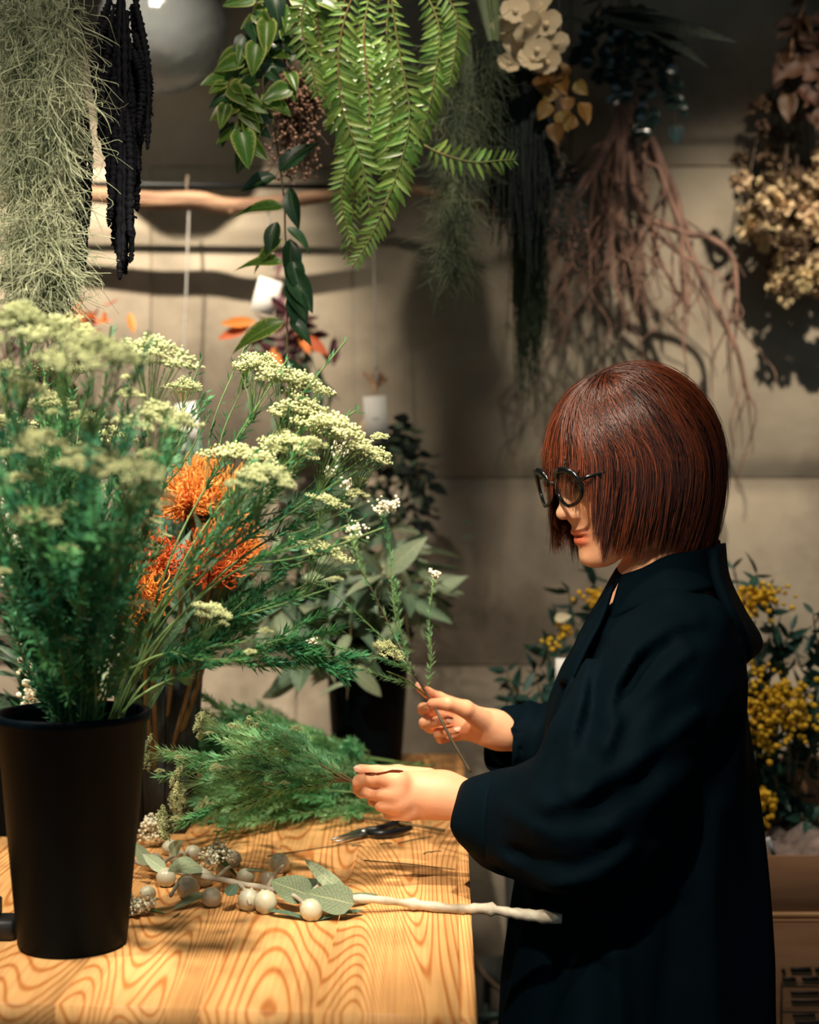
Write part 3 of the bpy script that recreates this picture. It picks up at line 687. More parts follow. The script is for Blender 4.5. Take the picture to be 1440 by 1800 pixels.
near_collar = [[W(1094, 1012, 1.885), W(1130, 1000, 1.862), W(1175, 978, 1.862), W(1225, 968, 1.88), W(1264, 950, 1.94)],
               [W(1086, 1036, 1.868), W(1128, 1026, 1.838), W(1180, 1008, 1.828), W(1232, 1000, 1.86), W(1268, 985, 1.94)],
               [W(1070, 1096, 1.855), W(1115, 1070, 1.815), W(1190, 1046, 1.785), W(1246, 1036, 1.82), W(1270, 1030, 1.94)]]
obj('collar', sheet(near_collar, .004, 12, 22), cloth, person)
far_collar = [[W(1092, 1010, 1.89), W(1085, 1000, 1.93), W(1110, 990, 1.99), W(1200, 960, 2.03), W(1262, 948, 1.96)],
              [W(1076, 1040, 1.89), W(1068, 1030, 1.94), W(1090, 1020, 2.02), W(1200, 1000, 2.07), W(1268, 985, 1.96)],
              [W(1050, 1095, 1.89), W(1035, 1090, 1.95), W(1060, 1075, 2.05), W(1200, 1040, 2.10), W(1272, 1030, 1.96)]]
obj('collar', sheet(far_collar, .004, 12, 22), cloth, person)
lapel = [[W(1078, 1030, 1.86), W(1060, 1055, 1.87), W(1045, 1070, 1.90)], [W(1060, 1085, 1.845), W(1040, 1105, 1.86), W(1018, 1120, 1.90)], [W(1028, 1150, 1.83), W(1012, 1150, 1.85), W(1000, 1168, 1.89)], [W(1003, 1205, 1.825), W(990, 1200, 1.85), W(984, 1200, 1.89)]]
obj('lapel', sheet(lapel, .005, 16, 8), cloth, person)
cowl = [[W(1252, 965, 1.85), W(1268, 955, 1.93), W(1258, 965, 2.02)], [W(1262, 1025, 1.82), W(1276, 1015, 1.93), W(1266, 1025, 2.05)], [W(1290, 1090, 1.80), W(1304, 1075, 1.93), W(1290, 1090, 2.07)], [W(1312, 1140, 1.82), W(1334, 1130, 1.93), W(1312, 1140, 2.04)], [W(1302, 1166, 1.84), W(1308, 1160, 1.93), W(1302, 1166, 2.02)]]
obj('cowl', sheet(cowl, .012, 20, 12), cloth, person)
placket = [[W(a, b, y_), W(a + 6, b + 3, y_ - .004), W(a + 13, b + 5, y_ + .001)] for a, b, y_ in ((1005, 1190, 1.822), (985, 1235, 1.815), (968, 1290, 1.812), (958, 1350, 1.812), (948, 1420, 1.815), (938, 1500, 1.82))]
obj('placket', sheet(placket, .004, 20, 5), cloth, person)
# trousers and shoes below the hem
trou = M('dark_trousers', (16, 18, 22), rough=.8)
def leg_(y_): return tube([(.31, y_, .62), (.305, y_, .40), (.30, y_, .07)], [.075, .062, .052], 20, 12)
obj('trousers', join([leg_(1.83), leg_(2.03)]), trou, person)
for y_ in (1.83, 2.03):
    obj('shoe', nets(lambda P: smax(smin(ell(P, (.22, y_, .03), (.10, .042, .038)), ell(P, (.305, y_, .05), (.06, .040, .055)), .02), -P[..., 2], .003), (.10, y_ - .06, -.01), (.38, y_ + .06, .12), .006), M('black_leather', (12, 12, 13), rough=.4), person)
# ---- hair
hairm = M('copper_brown_hair', (255, 255, 255), rough=.34, spec=.6, attr=True)
Ch = W(1118, 808, 1.93); EA, EB, EC = .121, .100, .129
def env(dirs, k=1.0): return Ch + (np.outer(dirs[:, 0] * EA, Fh) + np.outer(dirs[:, 1] * EB, Nh) + np.outer(dirs[:, 2] * EC, Up)) * np.reshape(k, (-1, 1))
hr = np.random.default_rng(5)
def strand_batch(n, kmin, kmax, clumps=230, w=.0007, steps=18):
    NC = clumps; cphi = hr.uniform(-180, 180, NC)
    V = []; F = []; Cc = []
    ci = hr.integers(0, NC, n); spread = hr.normal(0, 1, n)
    phi = cphi[ci] + spread * 3.2; ph0 = cphi[ci]
    ap = np.abs(ph0)
    # length below the widest level, by where the clump hangs
    ends = np.interp(ap, [0, 26, 37, 41, 60, 90, 130, 180], [.012, .018, .034, .096, .106, .106, .116, .134]) 
    cl = hr.normal(0, .013, NC)[ci] + hr.normal(0, .005, n) + (hr.uniform(0, 1, NC)[ci] < .12) * hr.uniform(-.02, .01, NC)[ci]
    ends = ends + cl
    u0 = hr.uniform(.28, .80, n); u0 = np.where(ap > 90, hr.uniform(.15, .6, n), u0)
    d0 = np.stack([u0, np.sign(phi) * .03 + hr.normal(0, .015, n) + .05, np.sqrt(1 - u0 ** 2)], -1); d0 /= np.linalg.norm(d0, axis=1)[:, None]
    k = hr.uniform(kmin, kmax, n) + (hr.uniform(-.02, .025, NC))[ci]
    T = np.linspace(0, 1, steps); P = np.zeros((n, steps, 3))
    sp = np.linspace(1, .35, steps)
    for j, t in enumerate(T):
        ph = np.radians(ph0 + (phi - ph0) * sp[j]); d1 = np.stack([np.cos(ph), np.sin(ph), np.zeros(n) - .02], -1)
        if j <= 10:
            s = j / 10; om = np.arccos(np.clip((d0 * d1).sum(1), -1, 1)); so = np.sin(om) + 1e-9
            dd = (np.sin((1 - s) * om) / so)[:, None] * d0 + (np.sin(s * om) / so)[:, None] * d1
            P[:, j] = env(dd, k * (.93 + .07 * min(1, s * 4)))
        else:
            s = (j - 10) / (steps - 11); base = env(d1, k)
            side = np.clip((np.abs(ph0) - 38) / 20, 0, 1)
            back = np.clip((np.abs(ph0) - 110) / 50, 0, 1)
            tuck = (.030 * s ** 2) * side * (1 - back * .3)
            P[:, j] = base - np.outer(ends * s, Up) - (np.outer(np.cos(ph) * tuck * np.where(ap > 90, 1, -.35), Fh) + np.outer(np.sin(ph) * tuck * 1.1, Nh))
    for _ in range(3): P[:, 1:-1] = P[:, 1:-1] * .5 + (P[:, :-2] + P[:, 2:]) * .25
    wav = hr.normal(0, .0016, (n, 3)); ph_ = hr.uniform(0, 6.28, n)
    P += np.sin(T[None, :, None] * 9 + ph_[:, None, None]) * wav[:, None] * T[None, :, None]
    out = P - Ch; out /= np.linalg.norm(out, axis=2, keepdims=True)
    Tg = np.gradient(P, axis=1); Tg /= np.linalg.norm(Tg, axis=2, keepdims=True) + 1e-9
    sd = np.cross(Tg, out); sd /= np.linalg.norm(sd, axis=2, keepdims=True) + 1e-9
    ww = w * np.interp(T, [0, .1, .8, 1], [.7, 1, .9, .15])[None, :, None]
    mid = P + out * .0003
    VV = np.stack([P - sd * ww, mid, P + sd * ww], 2).reshape(-1, 3)
    s_, n_ = np.meshgrid(np.arange(n), np.arange(steps - 1), indexing='ij'); b = s_ * steps * 3 + n_ * 3
    F = np.concatenate([np.stack([b + q, b + q + 1, b + q + 4, b + q + 3], -1).reshape(-1, 4) for q in (0, 1)])
    base = np.array(lin((132, 62, 34))); dark = np.array(lin((22, 14, 12))); black_ = np.array(lin((18, 14, 14))); lite = np.array(lin((168, 90, 54)))
    r1 = np.clip(hr.normal(.42, .22, n) + hr.normal(0, .34, NC)[ci], 0, 1)[:, None]
    c = dark * (1 - r1) + base * r1; c = np.where(hr.uniform(0, 1, (n, 1)) < .03, lite, c)
    rootd = np.interp(T, [0, .06, .16], [1, .8, 0])[None, :, None] * np.where(ap < 100, 1, .4)[:, None, None]
    cc = c[:, None] * (1 - rootd) + black_ * rootd
    return VV, F, np.repeat(cc[:, :, None], 3, 2).reshape(-1, 3)
parts_ = []; cols_ = []
for a_ in ((6800, .95, 1.0, 300, .00055), (3600, .90, .96, 160, .0010), (700, .98, 1.045, 400, .00025)):
    v_, f_, c_ = strand_batch(*a_[:3], clumps=a_[3], w=a_[4]); parts_.append((v_, f_)); cols_.append(c_)
VH, FH = join(parts_)
hair = obj('hair', (VH, FH), hairm, person, col=np.vstack(cols_), label='copper brown chin-length bob with a fringe and dark roots')
# under-layer so no scalp shows through
def cap_sdf(P):
    Q = (P - Ch.astype(np.float32)); u_ = Q @ Fh; n_ = Q @ Nh; z_ = Q[..., 2]
    zz = np.where(z_ > 0, z_ / EC, z_ / .9)
    q = np.sqrt((u_ / EA) ** 2 + (n_ / EB) ** 2 + zz ** 2); d = (q - .925 + np.clip(-z_ / .1, 0, 1) * .16) * .09
    low = np.where(u_ < -.02, -.100, -.085)
    d = smax(d, low - z_, .01)
    face = (u_ * math.cos(0) - .058); d = smax(d, face - np.clip((z_ - .045) * 3, 0, 1) * .2, .004) if True else d
    return d
cv, cf = nets(cap_sdf, Ch - [.14, .14, .13], Ch + [.14, .14, .13], .005)
obj('hair_underlayer', (cv, cf), M('hair_dark_brown', (38, 20, 15), (50, 26, 18), scale=20, rough=.6, stretch=(8, 8, 1)), hair)  # plain dark brown shell beneath the strands
# ---- eyeglasses
gl = link('eyeglasses', None, person); gl.empty_display_size = .02; gl['label'] = 'black round-framed eyeglasses'
acet = M('black_acetate', (10, 14, 15), rough=.18, spec=.6)
glassm = bpy.data.materials.new('lens_glass'); glassm.use_nodes = True
gb = glassm.node_tree; g1 = gb.nodes.new('ShaderNodeBsdfTransparent'); g2 = gb.nodes.new('ShaderNodeBsdfGlossy'); g2.inputs['Roughness'].default_value = .04; gm = gb.nodes.new('ShaderNodeMixShader'); gm.inputs[0].default_value = .05; g1.inputs[0].default_value = (.98, .99, .98, 1)
gb.links.new(g1.outputs[0], gm.inputs[1]); gb.links.new(g2.outputs[0], gm.inputs[2]); gb.links.new(gm.outputs[0], gb.nodes['Material Output'].inputs[0])
def rim(sy):
    a = np.linspace(0, 2 * np.pi, 41)[:-1]; pr = []
    P = np.array([H(.1075 - .010 * (abs(math.cos(t) * .0255) / .0255) * (1 if math.cos(t) > 0 else .2), sy * (.0335 + math.cos(t) * .0255), .004 + math.sin(t) * .0215 + (.0015 if math.sin(t) > 0 else 0)) for t in a])
    r = np.array([.0024 + .0019 * max(0, math.sin(t)) for t in a]); P2 = np.vstack([P, P[:1]]); V, F = strands(P2[None], np.append(r, r[0])[None], 8)
    return P, (V, F)
for sy in (-1, 1):
    P, vf = rim(sy); ln = np.vstack([P, P.mean(0)]); k = np.arange(40)
    obj('rim', vf, acet, gl)
    fr = H(.0012, 0, 0) - O
    Vl = np.vstack([ln, ln + fr * .7]); T1 = np.stack([k, (k + 1) % 40, np.full(40, 40)], -1); obj('lens', (Vl, [np.vstack([T1, T1[:, ::-1] + 41])]), glassm, gl)
    obj('temple', tube([H(.097, sy * .060, .012), H(.085, sy * .068, .014), H(.03, sy * .0745, .012), H(-.008, sy * .078, .006), H(-.03, sy * .077, -.02)], [.0028, .0022, .0018, .0018, .0016], 8, 24), acet, gl)
obj('bridge', tube([H(.107, -.0095, .010), H(.112, 0, .014), H(.107, .0095, .010)], [.0022, .002, .0022], 8, 10), acet, gl)
# ---------------------------------------------------------------- flower stems
stem_m = M('green_stem', (74, 104, 52), (104, 128, 70), scale=20, rough=.6)
stem_b = M('brown_stem', (96, 78, 48), (124, 102, 62), scale=20, rough=.6)
needle_m = M('needle_green', (40, 116, 84), (92, 156, 96), scale=14, rough=.55, vary=.32, trans=.3)
needle_l = M('needle_green_pale', (110, 186, 134), (182, 222, 162), scale=14, rough=.5, vary=.14, trans=.4)
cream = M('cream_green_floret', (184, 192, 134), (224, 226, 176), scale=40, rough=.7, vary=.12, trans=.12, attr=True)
cream_w = M('cream_white_floret', (214, 208, 176), (244, 238, 214), scale=60, rough=.7, attr=True)
def needles(paths, per, L=(.008, .014), w=.0011, up=.9, t0=.1, t1=1.0, droop=0):
    Vs = []; 
    for P in paths:
        P = np.asarray(P); n = per; t = R.uniform(t0, t1, n) * (len(P) - 1); i = np.minimum(t.astype(int), len(P) - 2); f = (t - i)[:, None]
        p = P[i] * (1 - f) + P[i + 1] * f; T = P[i + 1] - P[i]; T /= np.linalg.norm(T, axis=1)[:, None] + 1e-9
        rn = R.normal(size=(n, 3)); rn -= (rn * T).sum(1)[:, None] * T; rn /= np.linalg.norm(rn, axis=1)[:, None]
        a = R.uniform(up * .6, up * 1.3, n)[:, None]; d = T * np.cos(a) + rn * np.sin(a); d[:, 2] -= droop
        l = R.uniform(*L, n)[:, None]; s = np.cross(d, rn); s /= np.linalg.norm(s, axis=1)[:, None] + 1e-9
        Vs.append(np.stack([p - s * w * .4, p + d * l * .5 - s * w + T * l * .04, p + d * l + T * l * .12, p + d * l * .5 + s * w + T * l * .04], 1))
    V = np.concatenate(Vs).reshape(-1, 3); return V, np.arange(len(V)).reshape(-1, 4)
def corymb(seed, flat=.42):
    r = np.random.default_rng(seed); cs = []; ped = []; cc = []
    n = 17; 
    for k in range(n):
        a = k * 2.4; rr = math.sqrt((k + .5) / n) * .82; z = flat * (1 - rr ** 2) + r.uniform(-.10, .10)
        c = np.array([rr * math.cos(a), rr * math.sin(a), z]); c[:2] += r.normal(0, .06, 2)
        ped.append(smoothpath([(0, 0, -1.25), c * [.35, .35, 0] + [0, 0, -.55], c - [0, 0, .05]], 6))
        m = 40; d = r.normal(size=(m, 3)); d[:, 2] = abs(d[:, 2]) * .8; d /= np.linalg.norm(d, axis=1)[:, None]
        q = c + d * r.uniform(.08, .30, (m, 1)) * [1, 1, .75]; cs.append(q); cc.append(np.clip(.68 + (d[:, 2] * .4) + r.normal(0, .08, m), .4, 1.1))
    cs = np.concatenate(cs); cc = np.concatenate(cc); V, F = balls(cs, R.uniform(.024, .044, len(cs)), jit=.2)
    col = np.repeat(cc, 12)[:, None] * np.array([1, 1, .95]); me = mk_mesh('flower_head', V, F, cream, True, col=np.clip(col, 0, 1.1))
    pv, pf = strands(np.array(ped), .014, 3); return me, mk_mesh('pedicels', pv, pf, stem_m)
COR = [corymb(s, f) for s, f in ((1, .62), (2, .48), (3, .75), (4, .55))]
def rice_stem(path, hd, label, group, sub=6, per=150, nm=needle_m, headdir=None, kind=None, flower=True, smat=stem_m, L=(.008, .015), extra=(), rs=.0019, w=.0011, f0=9):
    P = smoothpath(path, 26); t = thing('rice_flower_stem', label, 'flower stem', P[0], group)
    obj('stem', tube(P, np.linspace(rs, rs * .55, 26), 6), smat, t)
    br = []; Ls = np.linalg.norm(P[-1] - P[0])
    for k in range(sub):
        i = int(26 * R.uniform(.30 if f0 < 8 else (.72 if f0 > 15 else .42), .88)); T = unit(P[min(i + 2, 25)] - P[i]); side = unit(np.cross(T, R.normal(size=3))); ln = Ls * R.uniform(.16, .30)
        br.append(smoothpath([P[i], P[i] + T * ln * .4 + side * ln * .22, P[i] + T * ln + side * ln * .34], 10))
    if br: obj('side_shoots', strands(np.array(br), .0009, 4), smat, t)
    nd = needles([P[f0:]], per * 2, L, w=w) ; obj('foliage', join([nd, needles(br, per // 2, L, w=w)]) if br else nd, nm, t, smooth=False, kind='stuff')
    if flower:
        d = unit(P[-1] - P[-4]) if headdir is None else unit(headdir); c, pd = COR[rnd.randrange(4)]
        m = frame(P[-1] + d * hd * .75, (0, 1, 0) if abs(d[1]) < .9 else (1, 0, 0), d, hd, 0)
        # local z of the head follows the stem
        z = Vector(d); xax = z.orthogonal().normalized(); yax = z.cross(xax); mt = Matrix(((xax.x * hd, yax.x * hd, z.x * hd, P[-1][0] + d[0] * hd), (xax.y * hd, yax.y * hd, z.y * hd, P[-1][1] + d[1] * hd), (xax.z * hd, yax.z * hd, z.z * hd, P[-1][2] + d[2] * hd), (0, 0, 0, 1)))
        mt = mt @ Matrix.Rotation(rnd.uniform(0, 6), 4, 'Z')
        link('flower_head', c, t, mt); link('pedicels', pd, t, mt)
        small = [b for b in br if R.uniform() < .35]
        for b in small:
            s = hd * R.uniform(.28, .45); c2, p2 = COR[rnd.randrange(4)]
            m2 = Matrix.Translation(Vector(b[-1]) + Vector((0, 0, s * .5))) @ Matrix.Diagonal((s, s, s, 1)); link('flower_head', c2, t, m2)
    return t
G1 = 'rice flower stems standing in the large front bucket'
heads = [(38, 605, 80, 1.36), (110, 612, 62, 1.50), (160, 655, 82, 1.30), (262, 650, 68, 1.62), (12, 672, 42, 1.5), (40, 700, 48, 1.42), (92, 722, 38, 1.6), (150, 748, 30, 1.62), (268, 762, 64, 1.50), (70, 795, 46, 1.34), (155, 825, 48, 1.32),
         (228, 838, 54, 1.30), (20, 760, 40, 1.7), (70, 915, 40, 1.36), (258, 885, 38, 1.38), (405, 820, 62, 1.62), (452, 856, 48, 1.50), (445, 665, 50, 1.74), (500, 690, 62, 1.72), (510, 752, 62, 1.70), (562, 778, 62, 1.68), (622, 806, 46, 1.70),
         (490, 800, 46, 1.66), (540, 978, 46, 1.68), (562, 888, 30, 1.66), (238, 968, 38, 1.66), (136, 930, 20, 1.74), (355, 1090, 34, 1.6), (100, 660, 44, 1.75), (200, 780, 34, 1.7), (0, 860, 40, 1.55), (320, 690, 30, 1.72)]
LB = ['broad cream flower cluster at the upper left touching the hanging moss', 'cream cluster just under the rust dried petals, second from the left on top', 'blurred olive-cream cluster standing highest and nearest over the front bucket', 'pale green-cream cluster fanning flat beside the hanging silver cord', 'small cream cluster cut by the left edge beneath the broadest left one', 'cream cluster near the left edge, a hand below the moss tip', 'small cream cluster with reddish leaf showing beside it, left of the nearest cluster', 'round tight cream cluster under the nearest olive-cream one', 'flat cream cluster in front of the white tag on the cord', 'grey-cream blurred cluster low near the left edge below the tight round one', 'blurred grey cluster in the middle of the bucket foliage, left one of two', 'blurred grey cluster in the middle of the bucket foliage, right one of two', 'half-seen pale cluster at the left picture edge among small leaves', 'low dim cream cluster at the left, above the thickest green', 'dim cream cluster just left of the topmost orange pincushion flower', 'rounded cream cluster just right of the topmost orange pincushion flowers', 'cream cluster right of the pincushion flowers, lower neighbour of the rounded one', 'cream cluster below the trailing vine leaves and left of the dark wall bunch', 'broad cream cluster overlapping the dark wall bunch from the front', 'cream cluster stepping down between the wall bunch and the upright tag', 'wide cream cluster lower left of the upright tag', 'cream cluster leaning farthest right, its tip under the wall tag', 'small cream cluster tucked behind the wide one near the eucalyptus', 'small cream cluster hanging low among the eucalyptus leaves', 'little cream cluster right of centre just above the eucalyptus bucket foliage', 'pale cluster resting against the red-orange pincushion flower', 'tiny pale cluster deep in the bucket foliage left of the pincushions', 'cream cluster lowest on the right side of the bucket, under the orange flowers', 'cream cluster filling the gap between the nearest one and the left edge', 'small cluster beneath the flat one by the cord', 'pale cluster cut by the left edge at mid height', 'small pale cluster in front of the cord tag string']
for i, (px, py, rpx, yy) in enumerate(heads):
    hd = rpx * 1.22 / FPX * yy; top = W(px, py + rpx * 1.3, yy)
    base = BK + np.array([R.uniform(-.035, .035), R.uniform(-.035, .035), .02]); far = top - base
    rimp = BK + np.array([np.clip(far[0] * .25, -.05, .05), np.clip(far[1] * .25, -.05, .05), .26]) + R.normal(0, .006, 3) * [1, 1, 0]
    mid = rimp * .5 + top * .5 + np.array([-far[0] * .07, 0, .02 + R.uniform(-.01, .01)])
    rice_stem([base, rimp, mid, top], hd, LB[i], G1, sub=(8 if px < 290 else 3), per=(125 if px < 290 else 60), L=(.009, .018), w=.0014, headdir=unit(unit(top - mid) * .45 + Up), f0=(5 if px < 290 else 19))
# leafy filler stems, lower and without open heads
for k in range(9):
    px, py, yy = R.uniform(-10, 210), R.uniform(880, 1080), R.uniform(1.42, 1.75); top = W(px, py, yy); base = BK + np.array([R.uniform(-.03, .03), R.uniform(-.03, .03), .05])
    far = top - base; rimp = BK + np.array([np.clip(far[0] * .3, -.055, .055), np.clip(far[1] * .3, -.055, .055), .26])
    rice_stem([base, rimp, rimp * .45 + top * .55, top], .01, 'leafy green stem without open flowers low in the front bucket', G1 + ', leafy ones', sub=9, per=240, f0=6, flower=False, L=(.009, .018), w=.0015)
for a_, b_, c_ in (((480, 1140), (560, 1145), 1.72), ((360, 1120), (455, 1060), 1.7)):
    top = W(*b_, c_); base = BK + [.02, 0, .1]; rice_stem([base, BK + [.06, 0, .262], W(*a_, c_), top], .012, 'feathery green stem arching %s out of the front bucket' % ('low and farthest right' if c_ > 1.71 else 'right below the orange flowers'), G1, sub=10, per=260, flower=False, L=(.009, .018), w=.0015)

# ---- eucalyptus
euc = leafmat('eucalyptus_leaf', (136, 158, 130), (176, 190, 154), (196, 202, 160), vary=.28, rough=.55, trans=.2)
euc_d = leafmat('eucalyptus_leaf_dark', (72, 102, 86), (112, 136, 108), (140, 156, 118), vary=.25, rough=.45, trans=.15)
EL = [mk_mesh('leaf', *leaf(1, w_, 'ovate' if w_ > .4 else 'lance', c_, f_, 8, wave=.01)[:2], m_, uv=leaf(1, w_, 'ovate' if w_ > .4 else 'lance', c_, f_, 8, wave=.01)[2]) for w_, c_, f_, m_ in
      ((.46, .15, .25, euc), (.40, .3, .15, euc), (.52, .08, .3, euc_d), (.36, .25, .2, euc_d), (.30, .2, .3, euc))]
nutm = M('gum_nut', (150, 150, 118), (206, 196, 172), scale=60, rough=.45, vary=.15, spec=.5)
def nutmesh():
    return lathe([(.0001, -.5), (.22, -.42), (.42, -.1), (.44, .15), (.34, .38), (.30, .44), (.18, .50), (.05, .62), (.0001, .64)], n=14)
NUT = mk_mesh('gum_nut', *nutmesh(), nutm)
def euc_branch(path, label, group, n=14, size=(.06, .10), r=.0022, nuts=0, meshes=EL, name='eucalyptus_branch'):
    P = smoothpath(path, 24); t = thing(name, label, 'branch', P[0], group); obj('stem', tube(P, np.linspace(r, r * .4, 24), 7), stem_b, t)
    for k in range(n):
        i = int(5 + 18 * (k + .5) / n); T = unit(P[min(i + 1, 23)] - P[i - 1]); s = unit(np.cross(T, R.normal(size=3))); d = unit(T * R.uniform(.2, .9) + s + np.array([0, 0, R.uniform(-.5, .25)])); L = R.uniform(*size)
        link('leaf', rnd.choice(meshes), t, frame(P[i] + d * .006, d, unit(np.array([0, -.7, .8]) + R.normal(0, .6, 3)), L))
    for k in range(nuts):
        i = rnd.randrange(9, 20); s = unit(R.normal(size=3)); p = P[i] + s * .014; link('gum_nut', NUT, t, frame(p, s, (0, 0, 1), .013) @ Matrix.Rotation(-math.pi / 2, 4, 'X'))
    return t
G2 = 'eucalyptus branches in the back bucket'
EUL = ['eucalyptus branch at the upper left of the back bucket beside the cream heads', 'upright eucalyptus branch left of the dark wall bunch', 'upright eucalyptus branch in the middle, right under the upright tag', 'eucalyptus branch rising before the dark leaves of the tagged bunch', 'eucalyptus branch pointing to the upper right against the wall', 'eucalyptus branch with large leaves spreading farthest right',
 'eucalyptus branch low on the right over the bucket rim', 'eucalyptus branch half behind the lowest hanging cream head', 'eucalyptus branch with gum nuts drooping left of the back bucket', 'eucalyptus branch leaning left toward the orange flowers', 'upright eucalyptus branch nearest the viewer in the back bucket', 'upright eucalyptus branch with gum nuts behind the held sprig', 'low eucalyptus branch reaching left over the arching green stem', 'eucalyptus branch farthest back on the left behind cream heads', 'eucalyptus branch drooping straight down the front of the bucket', 'eucalyptus branch reaching farthest left behind the pincushion flowers', 'short eucalyptus branch in the heart of the back bucket', 'short eucalyptus branch left of centre above the bucket rim']
tips = [(500, 905, 2.6), (575, 860, 2.7), (640, 880, 2.75), (700, 900, 2.8), (745, 960, 2.7), (765, 1050, 2.65), (720, 1130, 2.55), (560, 960, 2.6), (520, 1230, 2.6), (470, 1020, 2.62), (600, 1010, 2.52), (680, 1010, 2.5), (440, 1100, 2.55), (420, 960, 2.7), (610, 1230, 2.55), (395, 1060, 2.65), (660, 1060, 2.66), (540, 1060, 2.68)]
for i, (px, py, yy) in enumerate(tips):
    top = W(px, py, yy); f = top - B2; rim_ = B2 + [np.clip(f[0] * .3, -.06, .06), np.clip(f[1] * .3, -.05, .05), .262]; a = rim_ * .45 + top * .55; a[2] += .03 + (.10 if py > 1100 else 0)
    euc_branch([B2 + [0, 0, .02] + R.normal(0, .02, 3) * [1, 1, 0], rim_, a, top], EUL[i] if py > 1200 else (EUL[i] if 540 < px < 720 and py < 1020 else EUL[i]),
               G2 + (', drooping' if py > 1200 else (', upright' if 540 < px < 720 and py < 1020 else ', leaning')), n=18, size=(.060, .100), nuts=5 if i in (8, 14, 11, 6) else 0)
# strap-leaved eucalyptus behind the front bucket
SL = [mk_mesh('leaf', *leaf(1, w_, 'lance', c_, .2, 9)[:2], m_, uv=leaf(1, w_, 'lance', c_, .2, 9)[2]) for w_, c_, m_ in ((.22, .08, euc_d), (.18, .2, euc_d), (.24, .12, euc))]
for i, (px, py, yy) in enumerate([(60, 860, 2.1), (150, 820, 2.2), (20, 980, 2.15), (110, 1000, 2.05), (190, 930, 2.1), (200, 1080, 2.0), (30, 1100, 2.2), (90, 760, 2.25)]):
    top = W(px, py, yy); euc_branch([B3 + [0, 0, .02] + R.normal(0, .03, 3) * [1, 1, 0], B3 + (top - B3) * [.25, .25, 0] + [0, 0, .16], B3 * .4 + top * .6 + [0, 0, .06], top], 'narrow-leaved grey-green branch in the squat bucket behind the rice flowers', 'narrow-leaved branches in the squat bucket', n=16, size=(.07, .11), meshes=SL)
# small pale flower spikes in the squat bucket
for i, (px, py, yy) in enumerate([(10, 740, 2.2), (30, 800, 2.1), (130, 935, 2.05), (8, 900, 2.1), (75, 880, 2.15), (160, 1100, 2.0), (60, 1130, 2.0), (225, 1010, 2.05)]):
    top = W(px, py, yy); P = smoothpath([B3 + [0, 0, .03], B3 + (top - B3) * [.3, .3, 0] + [0, 0, .17], top], 20); t = thing('statice_stem', 'slender stem with a pale green-white flower spike behind the rice flowers', 'flower stem', P[0], 'pale spikes in the squat bucket')
    obj('stem', tube(P, .0015, 5), stem_m, t); m = 90; tt = R.uniform(0, 1, m); q = top - np.outer(tt * .09, [0, 0, 1]) + R.normal(0, .012, (m, 3)); obj('flower_spike', balls(q, R.uniform(.003, .006, m), jit=.25), cream_w, t, col=np.ones((m * 12, 3)))
    obj('foliage', needles([P[5:]], 130, (.015, .03), w=.003), needle_m, t, smooth=False, kind='stuff')

